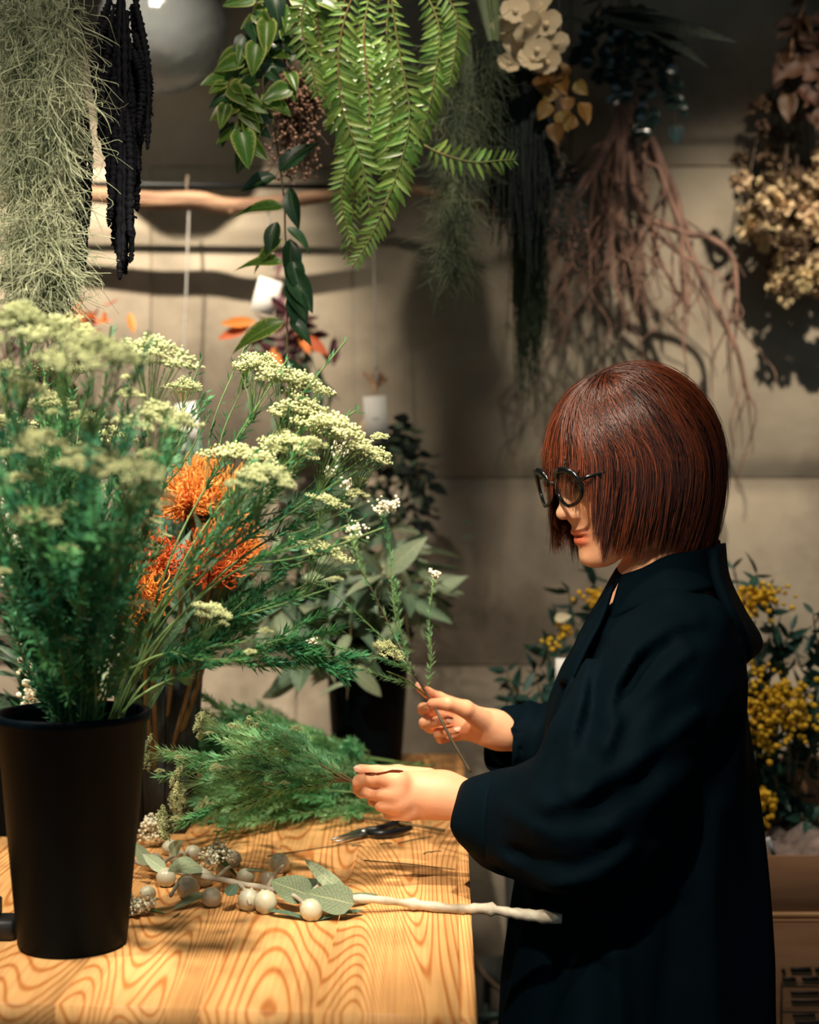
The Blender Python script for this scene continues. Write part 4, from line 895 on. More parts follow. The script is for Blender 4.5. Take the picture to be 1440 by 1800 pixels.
# ---- pincushion flowers in the planter
pin = M('pincushion_orange', (230, 132, 48), (255, 190, 96), scale=40, rough=.5, vary=.06, trans=.15)
pinr = M('pincushion_red', (204, 78, 36), (240, 128, 64), scale=40, rough=.5, vary=.06, trans=.15)
pleaf = leafmat('strap_leaf_green', (44, 82, 62), (84, 122, 92), (130, 150, 110), vary=.2, rough=.5)
PL = [mk_mesh('leaf', *leaf(1, w_, 'lance', c_, .25, 9)[:2], pleaf, uv=leaf(1, w_, 'lance', c_, .25, 9)[2]) for w_, c_ in ((.16, .1), (.14, .3), (.18, .2))]
brn = M('dried_bract', (84, 52, 34), (130, 92, 60), scale=12, rough=.7, vary=.2)
BRL = mk_mesh('bract', *leaf(1, .3, 'lance', -.2, .5, 6)[:2], brn)
def pincushion(px, py, yy, rpx, mat, label, tilt, org):
    c = W(px, py, yy); r = rpx / FPX * yy; d = unit(tilt); P = smoothpath([org, org * .4 + c * .6 - [0, 0, .03], c - d * r * .9], 18)
    t = thing('pincushion_flower', label, 'flower', P[0]); obj('stem', tube(P, .0035, 7), stem_b, t)
    n = 330; g = np.arange(n) + .5; ph = np.arccos(1 - 1.75 * g / n); tht = np.pi * (1 + 5 ** .5) * g; z = Vector(d); xa = np.array(z.orthogonal().normalized()); ya = np.cross(d, xa)
    dirs = np.outer(np.sin(ph) * np.cos(tht), xa) + np.outer(np.sin(ph) * np.sin(tht), ya) + np.outer(np.cos(ph), d)
    K = 9; s = np.linspace(0, 1, K); b = R.uniform(.8, 1.35, n)[:, None]
    curl = R.normal(0, .22, (n, 3)); rad = .35 + (b * 1.0 - .35) * np.sin(s * np.pi * .62)[None] / np.sin(np.pi * .62)
    up = np.outer(np.ones(n), d); Pp = c - d * r * .15 + dirs[:, None] * (rad[:, :, None]) * r * .95 + up[:, None] * (s ** 2)[None, :, None] * r * .35 + curl[:, None] * (s ** 2)[None, :, None] * r
    obj('styles', strands(Pp, .0011 * np.interp(s, [0, .8, 1], [1, .8, 1.5]) * (r / .03) ** .5, 3), mat, t, kind='stuff')
    obj('cone', (ell_ := xf(lathe([(.0001, -.6), (.35, -.45), (.5, 0), (.36, .42), (.0001, .55)], n=14), Matrix.Translation(Vector(c)) @ z.to_track_quat('Z', 'Y').to_matrix().to_4x4() @ Matrix.Diagonal((r, r, r, 1)))), pinr, t)
    for k in range(9):
        i = rnd.randrange(8, 17); s_ = unit(np.cross(unit(P[i] - P[i - 1]), R.normal(size=3))); dd = unit(d * .9 + s_ * .8); link('leaf', rnd.choice(PL), t, frame(P[i], dd, (0, -1, .3), R.uniform(.07, .12)))
    for k in range(4): 
        s_ = unit(np.cross(d, R.normal(size=3))); link('bract', BRL, t, frame(c - d * r * .9 + s_ * r * .2, unit(d + s_ * .7), s_, r * 1.3))
org = B4 + [0, 0, .05]
for a in ((330, 878, 2.06, 40, pin, 'orange pincushion flower at the left of the topmost pair, wiry petals curled', (-.3, -.2, 1)), (362, 858, 2.10, 44, pin, 'topmost orange pincushion flower beside dark strap leaves', (.35, 0, 1)), (262, 985, 1.98, 44, pinr, 'red-orange pincushion flower with a pale cluster against its left side', (-.2, -.5, 1)),
          (240, 1050, 1.94, 46, pin, 'lowest pale orange pincushion flower nearest the large bucket', (-.4, -.4, .9)), (410, 958, 2.06, 42, pin, 'orange pincushion flower farthest to the right', (.5, -.1, 1)), (376, 985, 2.03, 44, pinr, 'dark red-orange pincushion flower just below the rightmost orange one', (.2, -.5, .9))):
    pincushion(*a, org)
for k in range(7):
    px, py = [(330, 770), (352, 790), (300, 790), (285, 830), (315, 820), (345, 760), (365, 780)][k]; b = W(px - (8 if k % 2 else -14), py + 190, 2.13); tipp = W(px, py, 2.13)
    if k == 0: ft = thing('strap_leaf_stem', 'upright stem of long dark strap leaves behind the topmost orange flowers', 'branch', org); obj('stem', tube([org, W(318, 1000, 2.14), W(320, 900, 2.14)], [.003, .002], 6, 12), stem_b, ft)
    link('leaf', PL[k % 3], ft, frame(b, tipp - b, (0, -1, .15), np.linalg.norm(tipp - b) * 1.05))

# ---------------------------------------------------------------- on the table
G3 = 'cut rice flower stems in the pile on the table'
for k in range(36):
    bx, by = R.uniform(660, 780), R.uniform(1372, 1448); yy = CAMZ - TZ; ybase = FPX * .49 / (by - HY) ; r_ = .006 + .010 * (k // 6)
    tx, ty = R.uniform(240, 420), R.uniform(1325, 1505); yt = FPX * .49 / (ty - HY)
    a = W(bx, by, ybase); a[2] = TZ + r_; e = W(tx, ty, yt); e[2] = TZ + r_ + R.uniform(.0, .02); m = a * .5 + e * .5; m[2] += R.uniform(.005, .02)
    rice_stem([a, a * .8 + e * .2, m, e], .012 + .012 * R.uniform(), 'cut feathery green stem lying in the pile on the plank table', G3, sub=10, per=190, nm=needle_l, flower=(k % 2 == 0), smat=stem_m, L=(.008, .017), headdir=e - a, rs=.0016, w=.0013)
for k in range(12):   # raised tail of the pile toward the back
    a = W(650, 1365, 2.45); a[2] = TZ + .02 + .005 * k; tx, ty = [(340, 1245), (300, 1290), (420, 1280), (480, 1275), (520, 1300), (270, 1300), (380, 1300), (560, 1310), (450, 1320), (310, 1330), (600, 1325), (410, 1262)][k]; yy = 2.30 + .03 * (k % 5); e = W(tx, ty, yy)
    rice_stem([a, a * .6 + e * .4 + [0, 0, .01], e], .011, 'feathery green stem rising at the back of the pile on the table', G3 + ', at its back', sub=9, per=200, nm=needle_l, flower=(k % 3 == 0), headdir=e - a, rs=.0015, w=.0013)
# stems gripped by the near hand, held above the pile
G4 = 'feathery stems gripped by the near hand'
for k, (tx, ty, yy) in enumerate(((395, 1285, 1.95), (300, 1330, 1.92), (360, 1375, 1.88), (470, 1300, 2.0), (330, 1440, 1.9))):
    a = W(668, 1372, 1.885) + np.array([0, .004 * (k - 2), -.002 * k]); g = W(622, 1374, 1.890) + np.array([0, .004 * (k - 2), 0]); e = W(tx, ty, yy)
    rice_stem([a, g, g * .5 + e * .5 + [0, 0, .012], e], .024, ['uppermost feathery stem gripped by the near hand', 'longest feathery stem gripped by the near hand, pointing level', 'middle feathery stem gripped by the near hand with a cream head over the pile', 'shortest feathery stem gripped by the near hand, pointing up', 'lowest feathery stem gripped by the near hand, sloping to the planks'][k], G4, sub=10, per=200, nm=needle_l, headdir=e - a, smat=stem_b, rs=.0017, w=.0013)
def lie(px, py, dz=0): y = FPX * (CAMZ - TZ - dz) / (py - HY); p = W(px, py, y); return p
bare = [[(500, 1418), (620, 1435), (700, 1446), (781, 1460)], [(620, 1408), (700, 1400), (760, 1392)]]
for k, c in enumerate(bare):
    tag(obj('bare_stem', tube([lie(a, b, .007) for a, b in c], [.0022, .0024], 7, 16), stem_b), ['long bare brown stem lying over the dark-handled pruning shears', 'short bare stem lying beneath the near hand on the table'][k], 'stem')
# pruning shears
sh = thing('pruning_shears', 'pruning shears with black looped handles lying under a bare stem', 'shears', lie(660, 1462))
steel = M('blade_steel', (120, 124, 124), (150, 152, 150), rough=.3, metal=.9)
for off, pz in ((0, .008), (9, .006)):
    pp = [lie(655, 1458 + off * .6, pz), lie(690, 1452 + off, pz), lie(722, 1458 + off * .9, pz)]
    obj('handle', tube([lie(643, 1462 - off * .4, pz), lie(668, 1466 - off, pz), lie(700, 1462 - off * 1.7, pz), lie(722, 1455 - off * .6, pz)], [.004, .006, .0055, .004], 10, 20), M('shears_grip', (18, 20, 24), rough=.35), sh)
obj('pivot', xf(lathe([(.0001, .004), (.006, .004), (.007, 0), (.007, -.004), (.0001, -.004)], n=16), Matrix.Translation(Vector(lie(640, 1462, .008)))), steel, sh)
for a, b in (((640, 1458), (583, 1476)), ((640, 1466), (590, 1480))):
    A, B = lie(*a, .006), lie(*b, .005); s = np.cross(unit(B - A), Up) * .007
    V = np.array([A - s, A + s, B + s * .15, B - s * .15] ); V = np.vstack([V + [0, 0, .0012], V - [0, 0, .0012]])
    obj('blade', (V, np.array([[0, 1, 2, 3], [7, 6, 5, 4], [0, 4, 5, 1], [1, 5, 6, 2], [2, 6, 7, 3], [3, 7, 4, 0]])), steel, sh, False)
# gum-nut branch reaching past the table edge
wht = M('pale_bark', (132, 118, 98), (206, 196, 174), scale=22, rough=.55, bump=.5, bscale=60, spec=.35)
gb_ = thing('gum_nut_branch', 'pale silvery eucalyptus branch with round gum nuts lying across the table past its edge', 'branch', lie(560, 1590))
Pm = smoothpath([lie(238, 1515, .016), lie(300, 1530, .018), lie(380, 1545, .018), lie(470, 1562, .016), lie(560, 1580, .016), lie(640, 1580, .018), W(720, 1588, 1.765), W(800, 1598, 1.755), W(850, 1597, 1.750), W(910, 1606, 1.745), W(988, 1615, 1.738)], 70)
rr = np.interp(np.linspace(0, 1, 70), [0, .4, .7, 1], [.0030, .0042, .0056, .0064]) * (1 + .12 * np.sin(np.arange(70) * 1.7) + .10 * np.sin(np.arange(70) * .6))
for k in (42, 50, 57, 62, 66): rr[k] *= 1.35
obj('stem', tube(Pm, rr, 10), wht, gb_)
for k, (px, py, ex_, ey_) in enumerate([(420, 1552, 440, 1590), (330, 1535, 300, 1575), (500, 1568, 545, 1600), (280, 1522, 330, 1500), (380, 1545, 420, 1520), (470, 1562, 500, 1520), (540, 1578, 580, 1548)]):
    obj('twig', tube([lie(px, py, .016), lie((px + ex_) / 2, (py + ey_) / 2 - 6, .02), lie(ex_, ey_, .012)], [.0030, .0022], 7, 10), wht, gb_)
nuts = [(272, 1516, 13), (292, 1543, 13), (312, 1508, 12), (330, 1560, 15), (358, 1543, 13), (372, 1578, 13), (395, 1530, 12), (340, 1500, 12), (432, 1542, 12), (437, 1582, 14), (467, 1586, 15), (492, 1518, 14), (547, 1600, 14), (260, 1570, 10), (470, 1548, 11), (300, 1490, 12), (410, 1510, 12)]
NUT2 = mk_mesh('gum_nut', *lathe([(.0001, -.5), (.28, -.46), (.46, -.2), (.5, .05), (.44, .28), (.30, .42), (.27, .47), (.12, .49), (.0001, .58)], n=18), M('gum_nut_cream', (158, 150, 112), (232, 226, 204), scale=120, rough=.35, vary=.14, spec=.6))
for px, py, r in nuts:
    s = r * 2.7 / FPX * 1.8; p = lie(px, py, s * .45); d = unit([R.uniform(-1, .3), R.uniform(-.6, .2), R.uniform(.1, .7)]); link('gum_nut', NUT2, gb_, frame(p, d, (0, 0, 1), s) @ Matrix.Rotation(-math.pi / 2, 4, 'X'))
bigleaf = leafmat('eucalyptus_leaf_large', (96, 112, 82), (120, 134, 98), (176, 176, 122), vary=.1, rough=.6, trans=.12, vein_w=.03)
def tl(b, tp_, wd, nrm=(0, -.5, 1), mat=bigleaf, nm='leaf', curve=.1, fold=.15, par=None, shape='ovate'):
    b = np.array(b); tp_ = np.array(tp_); L = np.linalg.norm(tp_ - b); V, F, uv = leaf(1, wd, shape, curve, fold, 10)
    return link(nm, mk_mesh(nm, V, F, mat, uv=uv), par or gb_, frame(b, tp_ - b, nrm, L))
tl(lie(622, 1590, .018), lie(535, 1566, .03), .62, (0, -.9, .7)); tl(lie(545, 1575, .02), lie(474, 1545, .035), .66, (0, -.9, .7)); tl(lie(610, 1578, .02), lie(528, 1500, .05), .17, (-.2, -.8, .6), euc)
tl(lie(565, 1545, .008), lie(545, 1572, .008), .6, (0, 0, 1), euc_d); tl(lie(610, 1580, .012), lie(668, 1566, .012), .26, (0, -.5, 1)); tl(lie(470, 1600, .006), lie(560, 1612, .006), .22, (0, 0, 1), euc_d); tl(lie(640, 1600, .006), lie(540, 1612, .006), .2, (0, 0, 1), euc_d)
tl(lie(360, 1570, .012), lie(305, 1592, .008), .3); tl(lie(400, 1575, .02), lie(418, 1550, .03), .5, (0, -1, .6), euc_d); tl(lie(262, 1520, .02), lie(235, 1480, .05), .5, (0, -1, .5), euc); tl(lie(300, 1500, .03), lie(318, 1478, .05), .6, (0, -1, .5), euc); tl(lie(430, 1530, .02), lie(470, 1528, .02), .18)
tl(lie(290, 1530, .02), lie(250, 1500, .04), .45, (0, -1, .5), euc); tl(lie(350, 1520, .03), lie(300, 1525, .04), .5, (0, -1, .8), euc)
# cream sprigs beside it
def sprig(cx, cy, dz, rad, label, n=240):
    c = lie(cx, cy, dz); t = thing('cream_flower_sprig', label, 'flower', c - [0, 0, dz])
    ctr = c + R.normal(0, rad * .45, (11, 3)) * [1, 1, .6]; q = (ctr[:, None] + R.normal(0, rad * .22, (11, n // 11, 3))).reshape(-1, 3); q[:, 2] = np.maximum(q[:, 2], TZ + .003)
    obj('florets', balls(q, R.uniform(.0016, .0030, len(q)), jit=.2), cream_w, t, col=np.ones((len(q) * 12, 3)) * R.uniform(.85, 1, (len(q) * 12, 1)), kind='stuff')
    obj('stalks', strands(np.array([smoothpath([c + [.03, 0, -dz + .003], c * .6 + k * .4, k], 5) for k in ctr]), .0008, 4), stem_m, t)
sprig(380, 1500, .035, .022, 'cream flower sprig lying on the gum nuts in front of the green pile'); sprig(245, 1590, .014, .016, 'small cream flower sprig beside the foot of the large black bucket'); sprig(268, 1452, .03, .02, 'cream flower sprig poking from the pile next to the large bucket')
sprig(300, 1340, .05, .016, 'cream sprig on the left end of the green pile'); sprig(410, 1372, .06, .018, 'cream sprig lying on the middle of the green pile')
# snippets on the table
for k, (a, b, c_, d_) in enumerate(((668, 1484, 690, 1482), (745, 1500, 758, 1497), (756, 1498, 776, 1496), (470, 1505, 640, 1480), (618, 1486, 636, 1487), (700, 1482, 762, 1470), (306, 1612, 316, 1606), (640, 1512, 800, 1528))):
    tag(obj('stem_snippet', tube([lie(a, b, .0015), lie((a + c_) / 2, (b + d_) / 2 - 1, .002), lie(c_, d_, .0015)], [.0009, .0006], 5, 8), M('dark_snippet', (70, 62, 40))), 'tiny cut stem snippet lying on the planks between the shears and the gum-nut branch', 'snippet', 'stem snippets on the planks')

# ---- the sprig in the raised hand
hs = thing('held_flower_sprig', 'slender branching sprig with tiny white blossoms held up in the raised hand', 'sprig', W(828, 1358, 1.99))
main = smoothpath([W(828, 1358, 1.975), W(795, 1302, 1.985), W(770, 1255, 1.996), W(755, 1228, 2.02), W(718, 1165, 2.03), W(690, 1110, 2.05), W(650, 1030, 2.05), W(610, 960, 2.06)], 50)
obj('stem', tube(main, np.linspace(.0022, .0012, 50), 7), M('dark_brown_stem', (52, 44, 30), (78, 66, 42), scale=20), hs)
bl = [[(735, 1195), (700, 1150), (640, 1090), (585, 1040), (555, 1015)], [(725, 1180), (680, 1160), (600, 1140), (545, 1120)], [(745, 1210), (680, 1190), (600, 1165)], [(700, 1125), (690, 1040), (685, 960), (672, 900)], [(752, 1215), (758, 1150), (755, 1080), (765, 1015)], [(650, 1030), (625, 975), (600, 850), (590, 790)], [(640, 1010), (625, 960), (625, 930)], [(715, 1165), (700, 1080), (697, 1020)]]
brs = [smoothpath([W(a, b, 2.03 + .01 * i) for a, b in q_], 22) for i, q_ in enumerate(bl)]
obj('side_shoots', join([tube(b, np.linspace(.0012, .0006, 22), 5) for b in brs]), stem_m, hs)
obj('foliage', needles([main[26:]] + brs, 120, (.007, .013), w=.0010, t0=.02), needle_l, hs, smooth=False, kind='stuff')
for i, (px, py, r) in enumerate(((549, 1127, 9), (597, 790, 20), (672, 890, 24), (625, 930, 20), (765, 1008, 9), (610, 850, 12), (580, 830, 12), (690, 885, 16))):
    c = W(px, py, 2.04); rr_ = r / FPX * 2.04; q = c + R.normal(0, rr_ * .50, (40, 3)) * [1, 1, .7]; obj('blossom', balls(q, R.uniform(.0016, .0028, 40), jit=.2), cream_w, hs, col=np.ones((480, 3)))
c = W(672, 1160, 1.95); th2 = thing('rice_flower_stem', 'yellowish cream flower cluster hanging before the back bucket near the raised hand', 'flower stem', W(745, 1215, 2.0)); 
obj('stem', tube([W(748, 1222, 2.01), W(715, 1195, 1.98), W(680, 1180, 1.95)], [.0012, .001], 5, 10), stem_m, th2)
link('flower_head', COR[2][0], th2, Matrix.Translation(Vector(c)) @ Matrix.Rotation(.5, 4, 'Y') @ Matrix.Diagonal((.026, .026, .03, 1)))
# ---------------------------------------------------------------- hanging things, front to back
# Spanish moss
def moss(name, label, spine, widths, n, mat, r=.00035, L=(.05, .11), curl=.010, depth=.06, dens=None):
    S = smoothpath(spine, 40); wd = np.interp(np.linspace(0, 1, 40), np.linspace(0, 1, len(widths)), widths); t = thing(name, label, 'hanging plant', S[0])
    u_ = R.uniform(0, 1, n) ** .9; i = (u_ * 39).astype(int); p = S[i] + np.stack([R.uniform(-1, 1, n) * wd[i], R.uniform(-1, 1, n) * depth * (.4 + .6 * wd[i] / max(widths)), np.zeros(n)], -1)
    K = 13; s = np.linspace(0, 1, K); ln = R.uniform(*L, n)[:, None, None]; d0 = R.normal(0, .6, (n, 3)); d0[:, 2] -= 1.0; d0 /= np.linalg.norm(d0, axis=1)[:, None]
    a = R.normal(size=(n, 3)); a /= np.linalg.norm(a, axis=1)[:, None]; b = np.cross(a, R.normal(size=(n, 3))); b /= np.linalg.norm(b, axis=1)[:, None]
    f = R.uniform(3, 10, n)[:, None, None]; ph = R.uniform(0, 6, n)[:, None, None]; A = R.uniform(.3, 1.4, n)[:, None, None] * curl
    P = p[:, None] + d0[:, None] * ln * s[None, :, None] + A * (a[:, None] * np.sin(f * s[None, :, None] + ph) + b[:, None] * np.cos(f * s[None, :, None] * .8 + ph)) * (s[None, :, None] ** .6)
    obj('strands', strands(P, np.broadcast_to(r * np.interp(s, [0, .7, 1], [1, 1, .5]), (n, K)) * R.uniform(.7, 1.6, (n, 1)), 3), mat, t, kind='stuff')
    pole = min((1.80, 2.25, 2.62, 2.92), key=lambda q: abs(q - S[0][1])); zt = {1.80: 2.14, 2.25: 2.26, 2.62: 2.40, 2.92: 2.50}[pole]
    obj('hanging_wire', tube([[S[0][0], pole, zt], S[0]], .0012, 5), black, t); obj('core', tube(S[:30], wd[:30] * .12 + .004, 7), mat, t)
    return t
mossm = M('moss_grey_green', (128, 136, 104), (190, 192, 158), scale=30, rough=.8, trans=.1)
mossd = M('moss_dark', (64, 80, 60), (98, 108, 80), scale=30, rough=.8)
moss('spanish_moss', 'big curly grey-green Spanish moss hanging at the upper left corner', [W(55, -40, 1.76), W(70, 130, 1.74), W(65, 280, 1.74), W(70, 420, 1.73), W(80, 520, 1.73)], [.046, .044, .034, .024, .008], 4600, mossm, r=.00042, L=(.03, .085), curl=.012, depth=.035)
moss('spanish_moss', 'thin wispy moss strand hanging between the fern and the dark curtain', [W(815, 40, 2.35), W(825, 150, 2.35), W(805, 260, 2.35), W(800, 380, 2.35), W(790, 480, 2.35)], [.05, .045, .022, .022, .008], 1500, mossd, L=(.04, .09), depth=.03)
# amaranth tassels
amar = M('black_amaranth', (8, 10, 16), (18, 18, 26), scale=50, rough=.8, spec=.2)
def tassel(P, r, seed):
    P = smoothpath(P, 90); rg = np.random.default_rng(seed); V, F = strands(P[None], (r * np.interp(np.linspace(0, 1, 90), [0, .1, .6, 1], [.6, 1, .85, .15]) * (1 + .22 * np.sin(np.arange(90) * 2.1 + rg.uniform(0, 6)) + rg.uniform(-.15, .15, 90)))[None], 10)
    V = V.reshape(90, 10, 3); c = P[:, None]; V = c + (V - c) * rg.uniform(.75, 1.35, (90, 10, 1)); return V.reshape(-1, 3), F
def amaranth(label, px0, px1, top, bots, yy, rr_, n):
    t = thing('hanging_amaranth', label, 'hanging flower', W((px0 + px1) / 2, top, yy)); c0 = W((px0 + px1) / 2, top - 20, yy)
    pole = min((1.80, 2.25, 2.62), key=lambda q: abs(q - yy)); obj('hanging_wire', tube([[c0[0], pole, {1.80: 2.14, 2.25: 2.26, 2.62: 2.40}[pole]], c0], .0015, 5), black, t)
    for k in range(n):
        f = (k + .5) / n; x = px0 + (px1 - px0) * f; b = np.interp(f, np.linspace(0, 1, len(bots)), bots) + R.uniform(-45, 15); y_ = yy + R.uniform(-.025, .025); m = (px0 + px1) / 2
        s0 = R.uniform(0, .55); zt = top + (b - top) * s0
        obj('tassel', tassel([W(m * .4 + x * .6, zt, y_), W(x + R.uniform(-6, 6), zt * .6 + b * .4, y_), W(x + R.uniform(-7, 7), b - 20, y_), W(x + R.uniform(-9, 9), b, y_)], R.uniform(.8, 1.15) * rr_, k), amar, t)
amaranth('long black amaranth tassels hanging right of the moss before the glass globe', 168, 262, -30, [200, 260, 480, 480, 300, 240], 1.88, .0048, 46)
amaranth('narrow bunch of black amaranth tassels hanging at the right edge of the moss', 118, 154, 120, [440, 548, 500, 400], 1.86, .0040, 18)
# glass globe
gg = bpy.data.materials.new('smoky_glass'); gg.use_nodes = True; b_ = gg.node_tree.nodes['Principled BSDF']; b_.inputs['Base Color'].default_value = (.75, .80, .80, 1); b_.inputs['Transmission Weight'].default_value = .92; b_.inputs['Roughness'].default_value = .03; b_.inputs['IOR'].default_value = 1.45
n_ = gg.node_tree.nodes.new('ShaderNodeTexNoise'); n_.inputs['Scale'].default_value = 12; bp_ = gg.node_tree.nodes.new('ShaderNodeBump'); bp_.inputs['Strength'].default_value = .5; bp_.inputs['Distance'].default_value = .008; gg.node_tree.links.new(n_.outputs[0], bp_.inputs['Height']); gg.node_tree.links.new(bp_.outputs[0], b_.inputs['Normal'])
gc = W(288, 50, 2.93); gr = .128
t = thing('glass_globe', 'large smoky blown glass globe hanging before the concrete wall', 'glass globe', gc)
pr = [(gr * math.sin(a), -gr * math.cos(a)) for a in np.linspace(.02, 2.75, 30)]; pr2 = [(max(.0001, (r_ - .004)), z_ + .001) for r_, z_ in pr][::-1]
obj('shell', lathe(pr + [(.052, .155), (.056, .16)] + [(.050, .156)] + pr2, gc, 56), gg, t)
obj('hanging_wire', tube([gc + [0, 0, .12], [gc[0], 2.92, 2.50]], .0014, 5), black, t); obj('collar', lathe([(.050, .14), (.058, .145), (.058, .160), (.050, .165)], gc, 32), black, t)
# ---- trailing vine with variegated leaves
vine = leafmat('vine_leaf', (64, 110, 40), (104, 146, 56), (150, 176, 96), vary=.25, rough=.35, trans=.35, varieg=((196, 204, 120), 1.12))
vined = leafmat('vine_leaf_dark', (26, 58, 40), (46, 84, 50), (96, 124, 76), vary=.25, rough=.35, trans=.15)
VL = [mk_mesh('leaf', *leaf(1, w_, s_, c_, f_, 9)[:2], m_, uv=leaf(1, w_, s_, c_, f_, 9)[2]) for w_, s_, c_, f_, m_ in ((.72, 'heart', .25, .35, vine), (.66, 'heart', .35, .25, vined), (.60, 'heart', .15, .5, vine))]
VL2 = [mk_mesh('leaf', *leaf(1, w_, 'lance', c_, f_, 9, twist=tw)[:2], m_, uv=leaf(1, w_, 'lance', c_, f_, 9)[2]) for w_, c_, f_, tw, m_ in ((.44, .35, .4, .6, vined), (.40, .5, .3, -.8, vine), (.46, .2, .5, .3, vined))]
vstem = M('vine_stem', (92, 70, 46), (110, 110, 60), scale=20)
def pole_wire(t, p):
    pole = min((1.80, 2.25, 2.62, 2.92), key=lambda q: abs(q - p[1])); zt = {1.80: 2.14, 2.25: 2.26, 2.62: 2.40, 2.92: 2.50}[pole]; obj('hanging_wire', tube([p, [p[0], pole, zt]], .0012, 5), black, t)
vt = thing('trailing_vine', 'leafy pothos vine with yellow-green variegated leaves trailing left of the fern', 'hanging plant', W(460, -30, 2.15)); pole_wire(vt, W(460, -30, 2.15))
runs = [[(460, -30), (440, 40), (432, 110), (438, 190), (430, 250)], [(470, -30), (478, 60), (462, 140), (470, 210)], [(440, 40), (420, 120), (402, 150), (425, 185), (410, 205)], [(500, -30), (520, 40), (500, 100), (520, 160)], [(545, -30), (560, 50), (575, 120)]]
for q_ in runs:
    P = smoothpath([W(a, b, 2.15 + R.uniform(-.02, .02)) for a, b in q_], 24); obj('vine_stem', tube(P, .0016, 5), vstem, vt)
    for i in range(2, 24, 1 if q_[0][0] < 480 else 2):
        s = R.uniform(.026, .046); a = R.uniform(-2.4, 2.4); d = np.array([math.sin(a) * .9, -.4 + R.uniform(-.4, .4), -.5 - .5 * math.cos(a)]); link('leaf', rnd.choice(VL), vt, frame(P[i] + unit(d) * .012, d, unit([R.normal(0, .5), -1, .4]), s))
for px, py, s, m_ in ((425, 255, .052, 0), (398, 208, .036, 2), (480, 10, .05, 1), (452, 100, .045, 0), (470, 60, .05, 2)): link('leaf', VL[m_], vt, frame(W(px, py - 22, 2.12), (R.uniform(-.3, .3), -.2, -1), (.1, -1, .3), s))
v2 = thing('trailing_vine', 'single dangling vine strand with dark curled leaves crossing the white tag bunch', 'hanging plant', W(478, 190, 2.2)); 
P2 = smoothpath([W(a, b, 2.2) for a, b in ((470, -30), (482, 100), (478, 190), (492, 290), (500, 360), (502, 420), (512, 500), (505, 560), (505, 640))], 60); obj('vine_stem', tube(P2, .0015, 5), vstem, v2); pole_wire(v2, P2[0])
for i, (px, py, dx, dz, s, k) in enumerate(((490, 300, .9, .8, .07, 0), (485, 310, -.8, -.3, .055, 2), (510, 330, .1, -1, .06, 0), (500, 365, -1, .1, .075, 1), (488, 390, -.3, -1, .055, 2), (505, 400, .8, -.6, .05, 0), (510, 420, .1, -1, .075, 0), (495, 420, -.8, -.6, .06, 1), (510, 470, .5, -1, .075, 2), (500, 462, -1, .15, .07, 1), (520, 505, .1, -1, .075, 0), (503, 500, .5, -.8, .06, 2), (510, 560, .5, -.5, .05, 0), (500, 565, -1, -.35, .085, 1), (470, 620, -.6, -.4, .07, 1), (505, 630, .4, -.8, .05, 2), (515, 450, .2, -1, .06, 2))):
    link('leaf', VL2[k], v2, frame(W(px, py, 2.19), (dx, -.25, dz), unit([R.normal(0, .3), -1, .5]), s))
# dried brown small-flowered bunch
db = thing('dried_flower_bunch', 'dried brown bunch of tiny seed heads dangling between vine and fern', 'dried flowers', W(530, 80, 2.28)); pole_wire(db, W(530, 60, 2.28))
Pd = np.array([smoothpath([W(530, 60, 2.28), W(530 + R.uniform(-35, 35), 150, 2.28 + R.uniform(-.03, .03)), W(520 + R.normal(0, 26), 180 + R.uniform(0, 140), 2.28 + R.uniform(-.03, .03))], 8) for _ in range(110)]); thin = M('dried_twig', (70, 56, 44), (96, 74, 56), scale=20)
obj('stalks', strands(Pd, .0007, 3), thin, db, kind='stuff'); q = (Pd[:, 3:].reshape(-1, 3)[:, None] + R.normal(0, .006, (550, 3, 3))).reshape(-1, 3); obj('seed_heads', balls(q, R.uniform(.0015, .0032, len(q)), jit=.3), M('seed_brown', (104, 72, 58), (168, 132, 112), scale=60, rough=.8), db, kind='stuff')
# ---- fern
fern = leafmat('fern_green', (96, 138, 60), (150, 184, 90), (180, 204, 130), vary=.42, rough=.35, trans=.35, vein_w=.06)
PN = [mk_mesh('pinna', *leaf(1, w_, 'strap', c_, .25, 5)[:2], fern, uv=leaf(1, w_, 'strap', c_, .25, 5)[2]) for w_, c_ in ((.22, .25), (.26, .45), (.2, .1))]
ft = thing('fern', 'bright green sword fern with long drooping fronds hanging in the centre', 'fern', W(640, -20, 2.12)); pole_wire(ft, W(660, -30, 2.12))
fr = [([(640, -60), (600, 60), (600, 180), (640, 300), (655, 420)], 34, .055), ([(680, -60), (700, 80), (720, 200), (700, 300), (660, 400), (620, 470)], 42, .052), ([(660, -60), (640, 60), (650, 200), (625, 330), (612, 460)], 44, .05), ([(720, -60), (770, 40), (765, 130), (745, 220), (700, 330)], 38, .05),
      ([(600, -60), (560, 20), (570, 120), (590, 220)], 28, .045), ([(690, -60), (680, 60), (690, 180), (680, 260), (690, 350)], 34, .05), ([(560, -60), (530, 30), (548, 120), (560, 170)], 22, .04), ([(745, 255), (775, 270), (830, 285), (880, 282), (908, 280)], 14, .045), ([(620, -60), (590, 100), (620, 240), (600, 340), (618, 430)], 40, .045), ([(740, -60), (800, 20), (800, 90), (790, 150)], 24, .045)]
